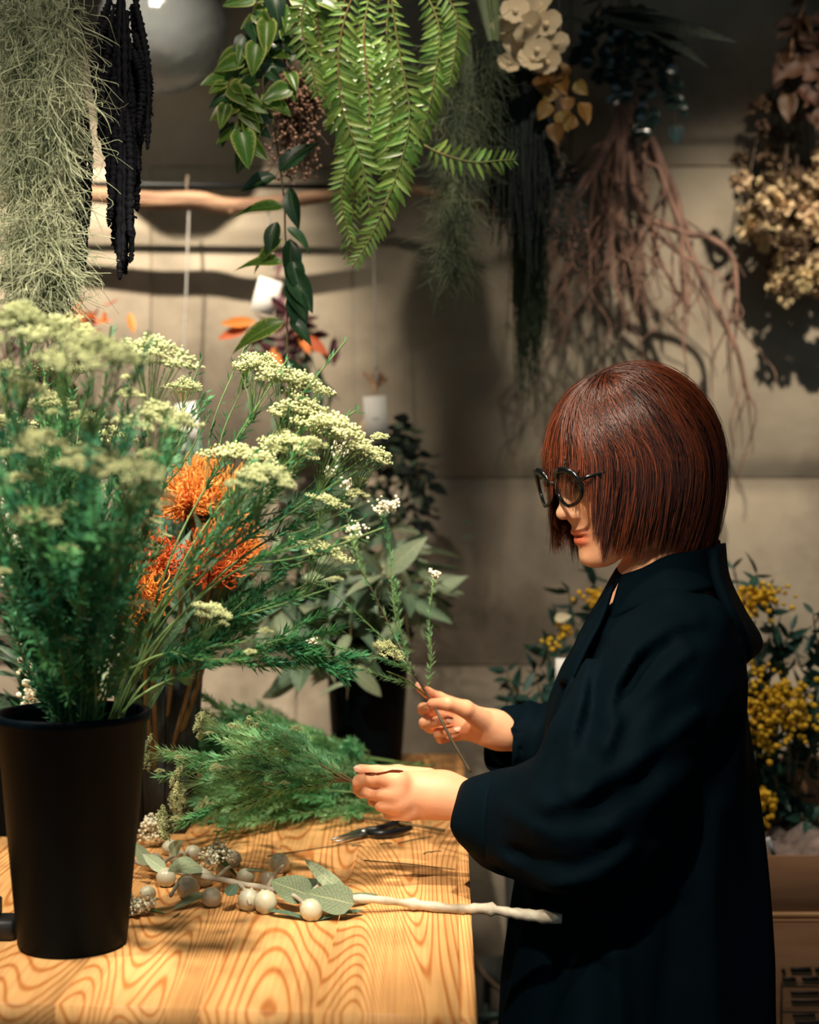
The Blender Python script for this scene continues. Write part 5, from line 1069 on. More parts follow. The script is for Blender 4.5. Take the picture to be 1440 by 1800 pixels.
for j, (q_, n, L) in enumerate(fr):
    yy = 2.12 + R.uniform(-.06, .06); P = smoothpath([W(a, b, yy) for a, b in q_], n + 2); fo = obj('frond', tube(P, np.linspace(.0018, .0008, len(P)), 5), M('fern_rachis', (110, 126, 60), (124, 96, 54), scale=10), ft)
    bo = R.uniform(-.5, .5); out = unit([bo, -1, 0])
    for i in range(2, n + 1):
        T = unit(P[i + 1] - P[i - 1]); sd = unit(np.cross(T, out)); f = i / n; l = .66 * L * (math.sin(min(1, f * 3) * 1.57)) * (1 - .55 * max(0, f - .6) / .4)
        for sg in (-1, 1): link('pinna', PN[rnd.randrange(3)], fo, frame(P[i], sd * sg + T * (.30 + .6 * f) + R.normal(0, .08, 3), out + R.normal(0, .15, 3), l * R.uniform(.85, 1.1)))
# extra short yellow-green sprays beside the fern
sp_ = thing('leafy_spray', 'short yellow-green small-leaved spray tucked behind the fern fronds', 'hanging plant', W(640, 60, 2.2)); pole_wire(sp_, W(640, 40, 2.2))
RL = mk_mesh('leaflet', *leaf(1, .6, 'round', .1, .2, 5)[:2], fern, uv=leaf(1, .6, 'round', .1, .2, 5)[2])
for k in range(7):
    P = smoothpath([W(640, 40, 2.2), W(600 + k * 14 + R.uniform(-20, 20), 130, 2.2 + R.uniform(-.03, .03)), W(585 + k * 16, 180 + R.uniform(0, 60), 2.2)], 16); st = obj('stem', tube(P, .001, 4), stem_m, sp_)
    for i in range(3, 16):
        for sg in (-1, 1): link('leaflet', RL, st, frame(P[i], (sg, -.3, -.4), (0, -1, .3), R.uniform(.012, .02)))
# ---- orchids
orc = M('orchid_cream', (220, 198, 160), (238, 220, 186), scale=20, rough=.6, trans=.2, sss=.1)
pet = leaf(1, .95, 'round', .12, .12, 6); ot = thing('orchid_spray', 'spray of rounded cream orchid blooms hanging beside the dark curtain', 'orchid', W(930, -20, 2.45)); pole_wire(ot, W(925, -40, 2.45))
obj('stem', tube([W(915, -40, 2.47), W(925, 20, 2.48), W(945, 90, 2.48)], [.003, .002], 7, 14), stem_m, ot)
for px, py, s in ((905, 20, 30), (930, 50, 34), (960, 42, 30), (915, 75, 32), (978, 78, 26), (945, 88, 26), (895, 112, 26), (935, 105, 30), (962, 110, 28), (900, 55, 28), (950, 10, 30), (885, 45, 24), (925, 12, 30)):
    c = W(px, py, 2.43 + R.uniform(-.02, .03)); r = s / FPX * 2.43; f = unit([R.normal(0, .35), -1, R.normal(0, .35)]); fz = Vector(f).to_track_quat('Z', 'Y').to_matrix().to_4x4(); pcs = []
    for a, l, wd in ((0, .8, .8), (72, 1.0, 1.15), (144, .75, .75), (216, .75, .75), (288, 1.0, 1.15)):
        V, F, uv = leaf(l * r, wd * r, 'round', -.1, .1, 6); A = Matrix.Translation(Vector(c)) @ fz @ Matrix.Rotation(math.radians(a + 20), 4, 'Z'); pcs.append(xf((V, F), A))
    obj('bloom', join(pcs + [balls([c + f * r * .1], r * .2, ICO2)]), orc, ot)
# ---- dark curtain of drooping foliage
dk = M('dark_foliage', (14, 24, 24), (26, 42, 36), scale=8, rough=.75); dkg = M('dark_green_fringe', (44, 62, 44), (70, 86, 58), scale=8, rough=.8)
def curtain(label, cx, w0, top, bot, yy, n, mat, r=.0011, side=.25, jitt=30):
    t = thing('drooping_foliage', label, 'hanging plant', W(cx, top, yy)); pole_wire(t, W(cx, top - 10, yy)); P = []
    for k in range(n):
        x = R.uniform(-1, 1); b = bot + R.normal(0, jitt) - abs(x) * (bot - top) * side - R.uniform(0, .45) * (bot - top); z0 = top + R.uniform(0, .3) * (b - top); y_ = yy + R.uniform(-.04, .04)
        P.append(smoothpath([W(cx + x * w0 * .5, z0, y_), W(cx + x * w0 + R.normal(0, 3), z0 * .5 + b * .5, y_), W(cx + x * w0 * .9 + R.normal(0, 7), b, y_)], 9))
    P = np.array(P); obj('fringe', strands(P, r * np.linspace(1, .5, 9)[None], 4), mat, t, kind='stuff'); obj('needles', needles(list(P), 10, (.006, .014), w=.0013, up=.5), mat, t, False, kind='stuff'); return t
curtain('dense near-black curtain of drooping foliage hanging under the cream orchids', 925, 46, 30, 460, 2.55, 620, dk, r=.0022)
curtain('dim grey-green wispy tail hanging lower than the dark curtain before the wall', 930, 28, 330, 700, 2.75, 260, dkg, r=.0010, jitt=50)
curtain('short dark fringe hanging between the two moss strands near the fern', 870, 26, 60, 420, 2.6, 200, dk, r=.0013)
# small-leaved dark vine right of the curtain
sv = thing('small_leaved_vine', 'dark small-leaved vine dangling right of the black curtain', 'hanging plant', W(985, 220, 2.6)); pole_wire(sv, W(985, 120, 2.6)); tl_ = mk_mesh('leaf', *leaf(1, .55, 'ovate', .1, .2, 5)[:2], dk)
for k in range(9):
    P = smoothpath([W(985, 120, 2.6), W(985 + R.uniform(-15, 15), 250, 2.6), W(975 + k * 6 + R.uniform(-8, 8), 350, 2.6), W(960 + k * 9 + R.uniform(-6, 6), 420 + R.uniform(-30, 130), 2.6)], 30); st = obj('stem', tube(P, .0008, 4), thin, sv)
    for i in range(12, 30): link('leaf', tl_, st, frame(P[i], (R.choice([-1, 1]), R.normal(0, .4), R.uniform(-.9, .3)), (0, -1, .2), R.uniform(.008, .014)))
# autumn leaves
au = leafmat('autumn_leaf', (96, 78, 36), (150, 110, 44), (70, 54, 30), vary=.3, rough=.6); AL = mk_mesh('leaf', *leaf(1, .8, 'ovate', .2, .3, 7, wave=.05)[:2], au, uv=leaf(1, .8, 'ovate', .2, .3, 7)[2])
at_ = thing('autumn_leaf_branch', 'hanging branch of mottled yellow-brown leaves below the orchids', 'branch', W(985, 90, 2.5)); pole_wire(at_, W(985, 40, 2.5)); obj('stem', tube([W(985, 40, 2.5), W(985, 120, 2.5), W(1000, 215, 2.5)], [.002, .001], 6, 14), thin, at_)
for px, py in ((960, 125), (985, 140), (1010, 155), (975, 165), (1000, 180), (1020, 190), (985, 205), (1012, 215), (965, 190), (950, 140), (1000, 125), (975, 225)): link('leaf', AL, at_, frame(W(px, py - 10, 2.49), (R.normal(0, .6), -.2, -1), unit([R.normal(0, .5), -1, .2]), R.uniform(.028, .042)))
# dark eucalyptus with round glossy leaves, palm blades and heart leaf
dkl = leafmat('dark_glossy_leaf', (20, 38, 38), (34, 54, 50), (60, 80, 72), vary=.3, rough=.18, trans=.05, spec=.8); DL = mk_mesh('leaf', *leaf(1, .8, 'round', .12, .15, 6)[:2], dkl, uv=leaf(1, .8, 'round', .12, .15, 6)[2])
de = thing('eucalyptus_branch', 'dark hanging eucalyptus sprays with round glossy leaves above the root bundle', 'branch', W(1090, 20, 2.92)); pole_wire(de, W(1090, -20, 2.92))
for q_ in ([(1090, -20), (1130, 60), (1170, 120), (1190, 190)], [(1090, -20), (1080, 70), (1060, 140)], [(1090, -20), (1120, 90), (1140, 190), (1130, 230)], [(1090, -20), (1040, 60), (1020, 110)], [(1090, -20), (1150, 60), (1200, 90)], [(1090, -20), (1100, 80), (1090, 170)]):
    P = smoothpath([W(a, b, 2.92 + R.uniform(-.04, .04)) for a, b in q_], 20); obj('stem', tube(P, .0016, 5), thin, de)
    for i in range(4, 20):
        for sg in (-1, 1): link('leaf', DL, de, frame(P[i], (sg, R.normal(0, .5), R.uniform(-.8, .5)), unit([R.normal(0, .6), -1, R.uniform(-.2, .8)]), R.uniform(.018, .030)))
hl = obj('heart_leaf', xf(leaf(.036, .032, 'heart', .1, .1, 8), frame(W(1189, 222, 2.9), (0, 0, -1), (0, -1, .1))), dkl, de); obj('leaf_stalk', tube([W(1189, 185, 2.9), W(1186, 205, 2.9), W(1189, 224, 2.9)], [.0008, .0008], 4, 6), thin, de)
pt = thing('palm_leaf', 'dark dried palm blades spreading sideways near the top above the roots', 'palm leaf', W(1090, 10, 2.6)); pole_wire(pt, W(1060, -20, 2.6)); pm = leafmat('palm_dark', (22, 30, 30), (40, 46, 40), (52, 52, 44), rough=.9, spec=.08)
for a, b in (((1040, 30), (1300, 55)), ((1080, 20), (1250, 105)), ((1060, 20), (1160, 12)), ((1040, 40), (960, 30)), ((1050, 30), (1170, 60)), ((1020, 10), (1100, -20))):
    A_, B_ = W(*a, 2.6), W(*b, 2.55); V, F, uv = leaf(1, .16, 'lance', .1, .3, 9); link('blade', mk_mesh('blade', V, F, pm, uv=uv), pt, frame(A_, B_ - A_, (0, -.9, .5), np.linalg.norm(B_ - A_)))
obj('stalk', tube([W(1060, -20, 2.6), W(1050, 30, 2.6)], .004, 7), thin, pt)
dt = thing('dark_fern_frond', 'dark flat comb-leaved frond hanging against the orchids', 'fern', W(870, -30, 2.3)); pole_wire(dt, W(860, -40, 2.3)); P = smoothpath([W(855, -40, 2.3), W(862, 20, 2.3), W(868, 72, 2.3)], 26); obj('rachis', tube(P, .0012, 5), stem_m, dt); pc = []
for i in range(25):
    for sg in (-1, 1): pc.append(xf(leaf(.026 * (1 - i / 40), .004, 'lance', .05, .1, 3)[:2], frame(P[i], (sg, -.2, -.35), (0, -1, 0))))
obj('leaflets', join(pc), M('dull_green', (62, 80, 42), (80, 96, 52), rough=.6), dt)
# ---- root bundle
rootm = M('root_bark', (84, 60, 52), (148, 114, 98), scale=14, rough=.75, bump=.5, bscale=60, stretch=(3, 3, 1)); rt = thing('root_bundle', 'upside-down bundle of tangled pale brown roots hanging on the wall over the florist', 'root bundle', W(1105, 180, 2.95)); pole_wire(rt, W(1105, 150, 2.95))
rg = np.random.default_rng(21)
def wander(a, b, n, am, y0=2.95, dy=.05):
    q = [np.array(a) * (1 - f) + np.array(b) * f + (rg.normal(0, am, 2) if 0 < f < 1 else 0) for f in np.linspace(0, 1, n)]; yb = y0 + rg.uniform(-dy, dy); return smoothpath([W(p[0], p[1], y0 * (1 - i / n) + yb * (i / n)) for i, p in enumerate(q)], n * 6)
mains = []
for k in range(11):
    bx = 962 + k * 25 + rg.uniform(-12, 12); by = rg.uniform(360, 520) - (60 if k in (0, 15) else 0); P = wander((1100 + rg.uniform(-14, 14), 170), (bx, by), 5, 12); mains.append(P); obj('root', tube(P, np.linspace(.0085, .0040, len(P)) * rg.uniform(.7, 1.1), 7), rootm, rt)
for q_ in ([(1120, 190), (1170, 300), (1195, 370), (1200, 480), (1210, 540)], [(1100, 190), (1110, 300), (1130, 380), (1190, 440), (1235, 470)], [(1130, 380), (1200, 408), (1250, 420), (1290, 460), (1296, 570)], [(1095, 180), (1060, 270), (1020, 330), (1000, 420)], [(1120, 190), (1150, 260), (1175, 340), (1230, 480), (1290, 600), (1316, 700)], [(1098, 200), (1096, 300), (1090, 400), (1100, 440)]):
    P = smoothpath([W(a, b, 2.94) for a, b in q_], 40); mains.append(P); obj('root', tube(P, np.linspace(.0085, .0042, 40), 7), rootm, rt)
fine = []
for P in mains:
    for j in range(6):
        i = rg.integers(int(len(P) * .55), len(P)); s = P[i]; e = s + np.array([rg.normal(0, .045), rg.uniform(-.04, .04), -rg.uniform(.06, .24)]); m1 = s * .6 + e * .4 + rg.normal(0, .012, 3); m2 = s * .25 + e * .75 + rg.normal(0, .012, 3); fine.append(smoothpath([s, m1, m2, e], 12))
obj('rootlets', strands(np.array(fine), np.linspace(.0024, .0010, 12)[None], 5), rootm, rt, kind='stuff')
obj('tie', lathe([(.020, -.02), (.022, 0), (.020, .02)], W(1104, 205, 2.95), 20), rootm, rt)
# ---- dried hydrangea clump at the right and brown leaves above
hy = M('dried_petal', (180, 150, 104), (238, 218, 178), scale=25, rough=.7, vary=.25, trans=.15); hyd = M('dried_petal_brown', (64, 48, 34), (104, 80, 56), scale=25, rough=.75, vary=.25)
def crumple(seed, mat):
    r = np.random.default_rng(seed); pc = []
    for k in range(26):
        d = unit(r.normal(size=3)); V, F, uv = leaf(.55, .5, 'round', r.uniform(-.5, .9), r.uniform(.2, .9), 4, wave=.12); pc.append(xf((V, F), frame(d * .35, unit(d + r.normal(0, .5, 3)), r.normal(size=3))))
    V, F = join(pc); return mk_mesh('bloom', V, F, mat)
CR = [crumple(s, hy) for s in (1, 2, 3)] + [crumple(9, hyd)]
hd_ = thing('dried_flower_bunch', 'large pale crumpled dried hydrangea bunch hanging at the right edge', 'dried flowers', W(1390, 180, 3.03)); pole_wire(hd_, W(1400, 60, 3.03)); obj('stalks', join([tube([W(1400, 40, 3.03), W(1330 + k * 18, 250, 3.03), W(1310 + k * 22, 380, 3.03)], [.003, .0015], 5, 10) for k in range(8)]), thin, hd_)
for k in range(150):
    f = R.uniform(0, 1); py = 175 + 350 * f; xl = np.interp(py, [175, 230, 300, 380, 440, 505], [1320, 1290, 1292, 1305, 1340, 1370]); px = R.uniform(xl, 1500); s = R.uniform(.022, .037) if f > .2 else R.uniform(.014, .022)
    link('bloom', CR[3] if (f < .2 or R.uniform() < .3) else CR[rnd.randrange(3)], hd_, Matrix.Translation(Vector(W(px, py, 3.03 + R.uniform(-.07, .07)))) @ Matrix.Rotation(R.uniform(0, 6), 4, 'Z') @ Matrix.Rotation(R.uniform(0, 3), 4, 'X') @ Matrix.Diagonal((s, s, s, 1)))
bl_ = leafmat('brown_leaf', (48, 30, 19), (80, 50, 30), (96, 62, 38), vary=.25, rough=.6, trans=.2); BLM = mk_mesh('leaf', *leaf(1, .62, 'ovate', .3, .35, 8, wave=.06)[:2], bl_, uv=leaf(1, .62, 'ovate', .3, .35, 8)[2])
bt = thing('brown_leaf_branch', 'branch of papery brown leaves hanging over the dried hydrangea at the top right', 'branch', W(1425, 0, 2.92)); pole_wire(bt, W(1430, -30, 2.92))
for q_ in ([(1430, -30), (1410, 20), (1395, 60), (1390, 105)], [(1460, -30), (1440, 60), (1400, 130), (1385, 180)], [(1450, -30), (1450, 100), (1430, 190)]):
    P = smoothpath([W(a, b, 2.92) for a, b in q_], 20); obj('stem', tube(P, np.linspace(.003, .0015, 20), 6), M('pale_twig', (150, 110, 80), (176, 136, 100), scale=20), bt)
    for i in range(4, 20): link('leaf', BLM, bt, frame(P[i] + R.normal(0, .012, 3), (R.normal(0, .8), -.3, R.uniform(-1, -.2)), unit([R.normal(0, .5), -1, .3]), R.uniform(.035, .06)))
# ---- wall bunches with tags
paper = M('tag_paper', (238, 236, 230), rough=.8); ink = M('tag_ink', (120, 118, 112))
cordm = M('silver_cord', (150, 148, 142), (214, 210, 204), scale=300, rough=.35, metal=.3)
def swag(label, top, cord_top, tagc, tagsize, tilt, yy):
    t = thing('dried_bunch', label, 'dried flowers', W(*top, yy))
    if cord_top:
        A_, B_ = W(*cord_top, stY), W(top[0], top[1], yy); n = 120; s = np.linspace(0, 1, n); ln = A_ + (B_ - A_) * s[:, None]; a = s * np.linalg.norm(B_ - A_) * 600
        off = np.stack([np.cos(a), np.sin(a), a * 0], -1) * .0013; obj('cord', join([tube(ln + off, .0013, 5), tube(ln - off, .0013, 5)]), cordm, t)
        for f in (.93, 1.0): obj('bead', balls([A_ + (B_ - A_) * f + [0, -.004, 0]], .0042, ICO2), cordm, t)
    c = W(*tagc, yy - .05); w_, h_ = tagsize[0] / FPX * (yy - .05), tagsize[1] / FPX * (yy - .05)
    V, F = box((0, 0, 0), (w_, .0006, h_)); A = Matrix.Translation(Vector(c)) @ Matrix.Rotation(tilt, 4, 'Y'); tg = obj('tag', xf((V, F), A), paper, t, False, label='white card tag')
    V, F = box((0, -.0005, h_ * .02), (w_ * .30, .0004, h_ * .022)); obj('print', xf((V, F), A), ink, tg, False)
    obj('tag_string', tube([W(top[0], top[1] + 10, yy), W((top[0] + tagc[0]) / 2, (top[1] + tagc[1]) / 2, yy - .04), (np.array(A @ Vector((0, 0, h_ * .44))))], .0008, 5, 8), twine, t)
    return t
A1 = swag('dried bunch with rust-orange petals and a white tag half behind the moss', (112, 470), (120, 350), (105, 526), (40, 70), math.radians(10), 3.06)
obj('stalks', join([tube([W(112 + k * 3 - 8, 440, 3.08), W(112, 480, 3.06), W(110 - k * 6 + 20, 600, 3.02)], [.003, .002], 5, 10) for k in range(7)]), stem_b, A1)
rust = leafmat('rust_petal', (176, 86, 30), (222, 130, 60), (120, 60, 26), vary=.25, rough=.6); RP = mk_mesh('petal', *leaf(1, .34, 'lance', -.25, .5, 6)[:2], rust, uv=leaf(1, .34, 'lance', -.25, .5, 6)[2])
drk = leafmat('burgundy_leaf', (52, 22, 30), (84, 38, 44), (60, 34, 34), vary=.3, rough=.6); DP = mk_mesh('leaf', *leaf(1, .4, 'lance', .2, .4, 6)[:2], drk, uv=leaf(1, .4, 'lance', .2, .4, 6)[2])
for k in range(44): p = W(135 + R.normal(0, 32), 562 + R.normal(0, 14), 3.02 + R.uniform(-.03, .03)); link('petal', RP, A1, frame(p, (R.normal(.3, .8), -.4, R.uniform(-.8, .5)), R.normal(size=3), R.uniform(.03, .055)))
for k in range(26): p = W(95 + R.normal(0, 45), 640 + R.normal(0, 28), 3.04 + R.uniform(-.02, .02)); link('leaf', DP, A1, frame(p, (R.normal(0, .7), -.3, -1), R.normal(size=3), R.uniform(.05, .08)))
A2 = swag('dried burgundy, rust and dark green bunch with a tilted white tag behind the vine', (480, 470), (470, 356), (468, 521), (42, 62), math.radians(16), 3.05)
obj('stalks', join([tube([W(484 + k * 4, 448, 3.06), W(488, 500, 3.05), W(480 + k * 10, 620, 3.02)], [.003, .002], 5, 10) for k in range(7)]), M('burgundy_stem', (88, 40, 56), (110, 56, 70)), A2)
for k in range(34): p = W(500 + R.normal(0, 34), 600 + R.normal(0, 30), 3.0 + R.uniform(-.03, .03)); link('leaf', DP, A2, frame(p, (R.normal(0, .8), -.3, R.uniform(-1, .4)), R.normal(size=3), R.uniform(.04, .07)))
for px, py, dx, dz in ((420, 572, -.8, -.5), (430, 565, -.9, -.2), (505, 570, .3, -.9), (515, 590, .5, -.5), (460, 610, .2, -1)): link('petal', RP, A2, frame(W(px + 20, py, 2.99), (dx, -.2, dz), (0, -1, .4), .075))
dgl = mk_mesh('leaf', *leaf(1, .3, 'lance', .2, .3, 5)[:2], euc_d, uv=leaf(1, .3, 'lance', .2, .3, 5)[2])
for k in range(110): f = R.uniform(0, 1); p = W(520 + f * 45 + R.normal(0, 14) - (R.uniform() < .4) * 70, 580 + f * 150 + R.normal(0, 14), 3.02 + R.uniform(-.03, .03)); link('leaf', dgl, A2, frame(p, (R.normal(.1, .6), -.3, -1), R.normal(size=3), R.uniform(.025, .045)))
A3 = swag('small bunch with bare twig ends and a white tag hanging on the long silver cord', (322, 668), (333, 350), (332, 747), (36, 78), math.radians(-8), 3.04)
obj('stalks', join([tube([W(322 + (k - 4) * 5, 672 + abs(k - 4) * 3, 3.04), W(322, 710, 3.04), W(322 - (k - 4) * 7, 800, 3.0)], [.002, .002], 5, 10) for k in range(9)]), stem_b, A3)
for k in range(30): p = W(325 + R.normal(0, 22), 800 + R.normal(0, 30), 3.0); link('leaf', dgl, A3, frame(p, (R.normal(0, .6), -.3, -1), R.normal(size=3), R.uniform(.035, .055)))
A4 = swag('dark-leaved bunch with tan raffia and an upright tag hanging right of the cream heads', (662, 668), (655, 340), (661, 738), (40, 84), math.radians(-4), 3.02)
obj('stalks', join([tube([W(640 + k * 5, 655 + (k % 3) * 5, 3.04), W(660, 700, 3.02), W(640 + k * 9, 830, 3.0)], [.0035, .002], 6, 10) for k in range(9)]), M('tan_raffia', (140, 104, 74), (184, 150, 116), scale=10), A4)
obj('ribbon', sheet([[W(652, 720, 2.99), W(658, 726, 2.985), W(664, 722, 2.99)], [W(632, 748, 2.98), W(640, 756, 2.975), W(650, 752, 2.98)], [W(618, 800, 2.99), W(630, 806, 2.985), W(640, 800, 2.99)]], .001, 10, 6), M('pale_ribbon', (188, 160, 130), (210, 184, 156)), A4)
for k in range(230): f = R.uniform(0, 1); p = W(690 + f * 20 + R.normal(0, 20 + f * 18), 760 + f * 170 + R.normal(0, 16), 3.0 + R.uniform(-.05, .04)); link('leaf', tl_ if k % 3 else dgl, A4, frame(p, (R.normal(.1, .8), -.3, R.uniform(-1, .3)), R.normal(size=3), R.uniform(.022, .04)))
for px, py in ((680, 815), (672, 845), (695, 845), (668, 870)): obj('pale_bud', balls([W(px, py, 2.94)], .009, ICO2, .1), M('pale_bud', (170, 158, 132)), A4)
# ---- flowering mimosa plants behind the florist
mz = M('mimosa_yellow', (224, 172, 24), (250, 206, 60), scale=30, rough=.8, vary=.1, trans=.2); mzl = leafmat('mimosa_leaf', (22, 56, 52), (42, 84, 72), (70, 104, 88), vary=.3, rough=.5, trans=.12)
ML = mk_mesh('leaf', *leaf(1, .32, 'lance', .15, .2, 5)[:2], mzl, uv=leaf(1, .32, 'lance', .15, .2, 5)[2])
def mimosa(label, base, tips_, yel, yy):
    t = thing('mimosa_plant', label, 'plant', base)
    for q_ in tips_:
        top = W(q_[0], q_[1], yy + R.uniform(-.08, .08)); P = smoothpath([base, base * .5 + top * .5 + R.normal(0, .03, 3), top], 22); st = obj('branch', tube(P, np.linspace(.004, .0015, 22), 6), stem_b, t)
        for i in range(7, 22):
            for _ in range(3): link('leaf', ML, st, frame(P[i], R.normal(size=3) + [0, -.3, .2], R.normal(size=3), R.uniform(.030, .055)))
    for px, py, rx, ry, n in yel:
        c = W(px, py, yy - .07); q = c + np.stack([R.normal(0, rx / FPX * yy, n), R.normal(0, .02, n), R.normal(0, ry / FPX * yy, n)], -1); obj('blossom_cluster', balls(q, R.uniform(.0035, .0062, n), jit=.1), mz, t, kind='stuff')
    return t
m1 = mimosa('dark-leaved mimosa with golden blossom clusters standing behind the florist over the boxes', W(1385, 1440, 2.62), [(1290, 1000), (1330, 1010), (1390, 1110), (1430, 1080), (1340, 1130), (1420, 1180), (1360, 1230), (1310, 1200), (1440, 1250), (1330, 1330), (1400, 1340), (1440, 1400), (1370, 1400), (1300, 1300), (1460, 1150), (1350, 1430), (1420, 1440), (1290, 1400)],
       [(1315, 1058, 22, 14, 70), (1345, 1040, 26, 8, 30), (1375, 1225, 26, 18, 110), (1400, 1262, 22, 14, 80), (1345, 1255, 16, 26, 70), (1352, 1295, 10, 20, 40), (1330, 1175, 7, 10, 16), (1350, 1420, 12, 14, 30), (1338, 1395, 8, 6, 14), (1320, 1245, 6, 14, 20)], 2.6)
floor_pt = W(985, 1500, 2.65); floor_pt[2] = .0
m2 = mimosa('mimosa with few yellow blossoms showing left of the florist behind her chest', W(1010, 1420, 2.7), [(1040, 1010), (1000, 1040), (985, 1090), (960, 1120), (940, 1180), (900, 1215), (1050, 1050), (1020, 1120), (930, 1240), (1000, 1200), (1060, 1150), (960, 1250), (890, 1180)], [(1042, 1055, 12, 10, 30), (990, 1108, 8, 6, 16), (965, 1128, 10, 6, 12)], 2.68)
obj('tag', box(W(988, 1180, 2.55), (.022, .001, .045)), paper, m2, False, label='white card tag'); obj('faded_leaf', xf(leaf(.03, .018, 'ovate', .1, .2, 6), frame(W(975, 1088, 2.58), (1, 0, .2), (0, -1, .4))), M('cream_leaf', (196, 184, 150)), m2)
# stand for the left mimosa: a tall grey pot on the floor
pot = W(1010, 1420, 2.7)
t = thing('plant_pot', 'tall grey pot on the floor carrying the mimosa left of the florist', 'pot', (pot[0], pot[1], 0)); obj('shell', lathe([(.0001, 0), (.09, 0), (.11, .02), (.13, pot[2] - .01), (.125, pot[2]), (.118, pot[2] - .01), (.10, .04), (.0001, .04)], (pot[0], pot[1], 0), 40), M('grey_pot', (60, 60, 58), (76, 74, 70), rough=.8), t); obj('soil', lathe([(.0001, pot[2] - .03), (.12, pot[2] - .03)], (pot[0], pot[1], 0), 30), M('soil', (34, 28, 22), rough=1), t)
# ---- cardboard boxes at the right
card = M('cardboard', (142, 100, 68), (160, 116, 82), scale=5, rough=.85, bump=.15, bscale=90, stretch=(1, 1, 12))
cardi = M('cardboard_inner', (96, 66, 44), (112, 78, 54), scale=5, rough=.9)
def cbox(label, x0, x1, y0, y1, z0, z1, open_=False):
    t = thing('cardboard_box', label, 'box', ((x0 + x1) / 2, (y0 + y1) / 2, z0)); th_ = .005; cx, cy, cz = (x0 + x1) / 2, (y0 + y1) / 2, (z0 + z1) / 2
    for nm, c, s in (('front_panel', (cx, y0 + th_ / 2, cz), (x1 - x0, th_, z1 - z0)), ('back_panel', (cx, y1 - th_ / 2, cz), (x1 - x0, th_, z1 - z0)), ('side_panel', (x0 + th_ / 2, cy, cz), (th_, y1 - y0 - 2 * th_, z1 - z0)), ('side_panel', (x1 - th_ / 2, cy, cz), (th_, y1 - y0 - 2 * th_, z1 - z0)), ('bottom', (cx, cy, z0 + th_ / 2), (x1 - x0 - .01, y1 - y0 - .01, th_))): obj(nm, box(c, s, .001), card, t, False)
    if not open_: obj('top_flap', box((cx, cy - (y1 - y0) / 4, z1 + .002), (x1 - x0, (y1 - y0) / 2 - .001, .004), .001), card, t, False); obj('top_flap', box((cx, cy + (y1 - y0) / 4, z1 + .002), (x1 - x0, (y1 - y0) / 2 - .001, .004), .001), card, t, False)
    return t
bx0, bz = W(1352, 1620, 2.3)[0] - .02, W(1352, 1622, 2.3)[2]
lowb = cbox('lower cardboard box with dark printed lines standing on the floor', bx0, bx0 + .42, 2.3, 2.62, .42, bz)
b0_ = cbox('bottom cardboard box hidden low under the printed one', bx0 - .01, bx0 + .43, 2.29, 2.63, 0, .414)
topz = W(1352, 1507, 2.3)[2]; upb = cbox('open cardboard box holding clear cellophane on top of the printed box', bx0 + .015, bx0 + .40, 2.31, 2.60, bz + .006, topz, True)
obj('lip', box(((bx0 * 2 + .415) / 2, 2.308, bz + .010), (.385, .004, .008)), M('cardboard_edge', (196, 150, 104), (208, 164, 118)), upb, False)
inkd = M('box_print', (52, 42, 34))
for i, (px, py, w_, h_) in enumerate(((1374, 1706, 6, 8), (1405, 1704, 36, 8), (1435, 1704, 10, 8), (1384, 1721, 24, 7), (1422, 1720, 30, 7), (1370, 1765, 2, 80), (1412, 1728, 84, 1.5), (1412, 1745, 50, 5), (1418, 1760, 60, 5), (1412, 1773, 84, 1), (1410, 1784, 40, 5), (1420, 1797, 50, 5))):
    c = W(px + 3, py, 2.2985); obj('printed_line', box(c, (w_ / FPX * 2.3, .0006, h_ / FPX * 2.3)), inkd, lowb, False)
# crate above boxes at the frame edge
cbox('small tan cardboard box at the right picture edge beside the mimosa', W(1432, 1390, 2.45)[0], W(1432, 1390, 2.45)[0] + .2, 2.62, 2.75, topz + .01, W(1432, 1355, 2.62)[2])
sh_ = thing('wall_shelf', 'dark shelf board behind the boxes carrying the mimosa', 'shelf', (bx0 + .28, 2.78, topz)); obj('board', box((bx0 + .30, 2.78, topz - .01), (.75, .32, .025)), dw, sh_, False)
for a in (bx0 - .03, bx0 + .62): 
    for b in (2.66, 2.90): obj('leg', box((a, b, (topz - .02) / 2), (.025, .025, topz - .02)), dw, sh_, False)
cel = bpy.data.materials.new('cellophane'); cel.use_nodes = True; cb_ = cel.node_tree.nodes['Principled BSDF']; cb_.inputs['Base Color'].default_value = (.8, .66, .62, 1); cb_.inputs['Transmission Weight'].default_value = .8; cb_.inputs['Roughness'].default_value = .12; cb_.inputs['IOR'].default_value = 1.3
def rumple(c, sx, sy, sz, seed, mat, name, label, cat):
    r = np.random.default_rng(seed); n = 26; g = np.stack(np.meshgrid(np.linspace(-1, 1, n), np.linspace(-1, 1, n), indexing='ij'), -1); P = np.stack([g[..., 0] * sx, g[..., 1] * sy, np.zeros((n, n))], -1).reshape(-1, 3)
    P[:, 2] = sz * (.5 + .5 * np.sin(P[:, 0] * 70 + 2 * np.sin(P[:, 1] * 50 + seed)) * np.sin(P[:, 1] * 60 + seed)) * (1 - .6 * (g[..., 0].ravel() ** 2)); V = np.vstack([P, P - [0, 0, .0008]]) + c
    i, j = np.meshgrid(np.arange(n - 1), np.arange(n - 1), indexing='ij'); f = np.stack([i * n + j, (i + 1) * n + j, (i + 1) * n + j + 1, i * n + j + 1], -1).reshape(-1, 4); return tag(obj(name, (V, np.vstack([f, f[:, ::-1] + n * n])), mat), label, cat)
rumple(np.array([bx0 + .22, 2.45, topz - .045]), .17, .12, .06, 3, cel, 'cellophane_wrap', 'crumpled clear pinkish cellophane in the open box', 'wrap')
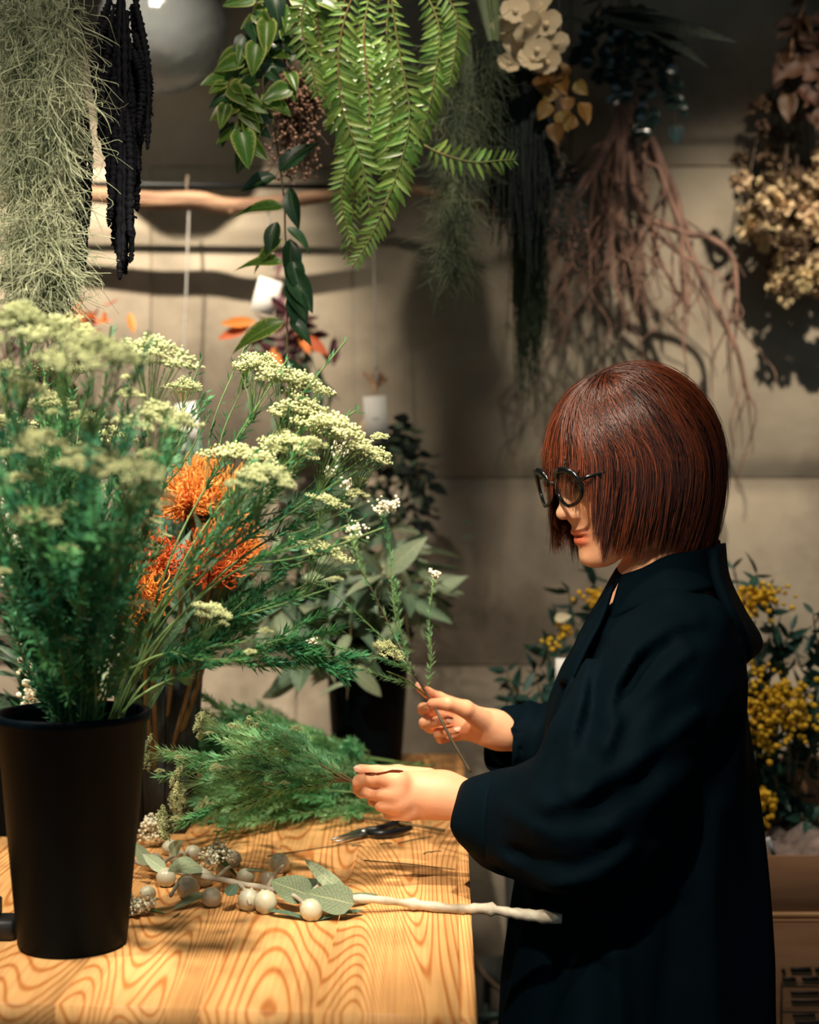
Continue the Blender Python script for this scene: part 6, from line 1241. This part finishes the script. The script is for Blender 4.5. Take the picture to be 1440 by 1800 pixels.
obj('fill', box((bx0 + .21, 2.455, (bz + topz) / 2 - .03), (.36, .27, topz - bz - .085)), cardi, upb, False)
for k, (a, b) in enumerate((((1340, 1470), (1345, 1506)), ((1350, 1472), (1362, 1506)))): tag(obj('roll_tube', tube([W(*a, 2.33), W(*b, 2.33) ], .0042, 10), M('silver_foil', (214, 218, 220), rough=.2, metal=.5)), ['short silver tube nearest the coat standing in the open box', 'bright white-silver tube leaning right in the open box'][k], 'tube')
# folding stool behind the table
st_m = M('grey_canvas', (70, 74, 70), (84, 88, 82), rough=.8); so = thing('folding_stool', 'grey folded stool leaning below the table edge behind the coat', 'stool', (W(865, 1800, 2.9)[0], 2.9, 0))
obj('seat', sheet([[W(832, 1680, 2.9), W(865, 1682, 2.9), W(905, 1676, 2.9)], [W(845, 1705, 2.88), W(875, 1720, 2.88), W(905, 1735, 2.88)], [W(862, 1730, 2.9), W(882, 1745, 2.9), W(905, 1765, 2.9)]], .006, 8, 8), st_m, so)
obj('seat_rim', tube([W(834, 1682, 2.89), W(848, 1708, 2.87), W(868, 1730, 2.87), W(892, 1748, 2.87)], .005, 8, 16), M('tan_edge', (130, 110, 88)), so)
obj('crossbar', tube([W(828, 1792, 2.9), W(915, 1778, 2.9)], .010, 8), M('stool_metal', (64, 80, 76), rough=.4, metal=.5), so)
fz = lambda p: np.array([p[0], p[1], 0.])
for a, b in ((858, 838), (905, 918)): obj('leg', tube([W(a, 1700, 2.92), fz(W(b, 1700, 2.92))], .009, 8), M('stool_metal', (64, 80, 76)), so)
# ---- things at the left edge of the table
gj = bpy.data.materials.new('clear_glass'); gj.use_nodes = True; q_ = gj.node_tree.nodes['Principled BSDF']; q_.inputs['Transmission Weight'].default_value = 1; q_.inputs['Roughness'].default_value = .03; q_.inputs['Base Color'].default_value = (.92, .95, .94, 1)
jp = lie(-32, 1438); t = thing('glass_jar', 'clear glass jar with a metal band cut off by the left picture edge', 'jar', jp); obj('body', lathe([(.0001, 0), (.036, 0), (.040, .004), (.040, .09), (.036, .10), (.0365, .098), (.0375, .088), (.0375, .006), (.0001, .004)], jp, 40), gj, t); obj('metal_band', lathe([(.0405, .052), (.0418, .054), (.0418, .074), (.0405, .076)], jp, 40), steel, t)
dp = lie(-8, 1648, .0); t = thing('tape_dispenser', 'small black tape dispenser beside the foot of the large bucket', 'dispenser', dp); bm = M('matte_black', (12, 13, 15), rough=.5)
obj('base', box(dp + [-.012, 0, .012], (.075, .035, .024), .004), bm, t); obj('holder', box(dp + [-.02, 0, .034], (.05, .028, .024), .004), bm, t); obj('tape_roll', xf(lathe([(.010, -.010), (.020, -.010), (.020, .010), (.010, .010), (.010, -.010)], n=28), Matrix.Translation(Vector(dp + [-.02, 0, .052])) @ Matrix.Rotation(math.pi / 2, 4, 'X')), M('dark_tape', (30, 34, 34), rough=.4), t)
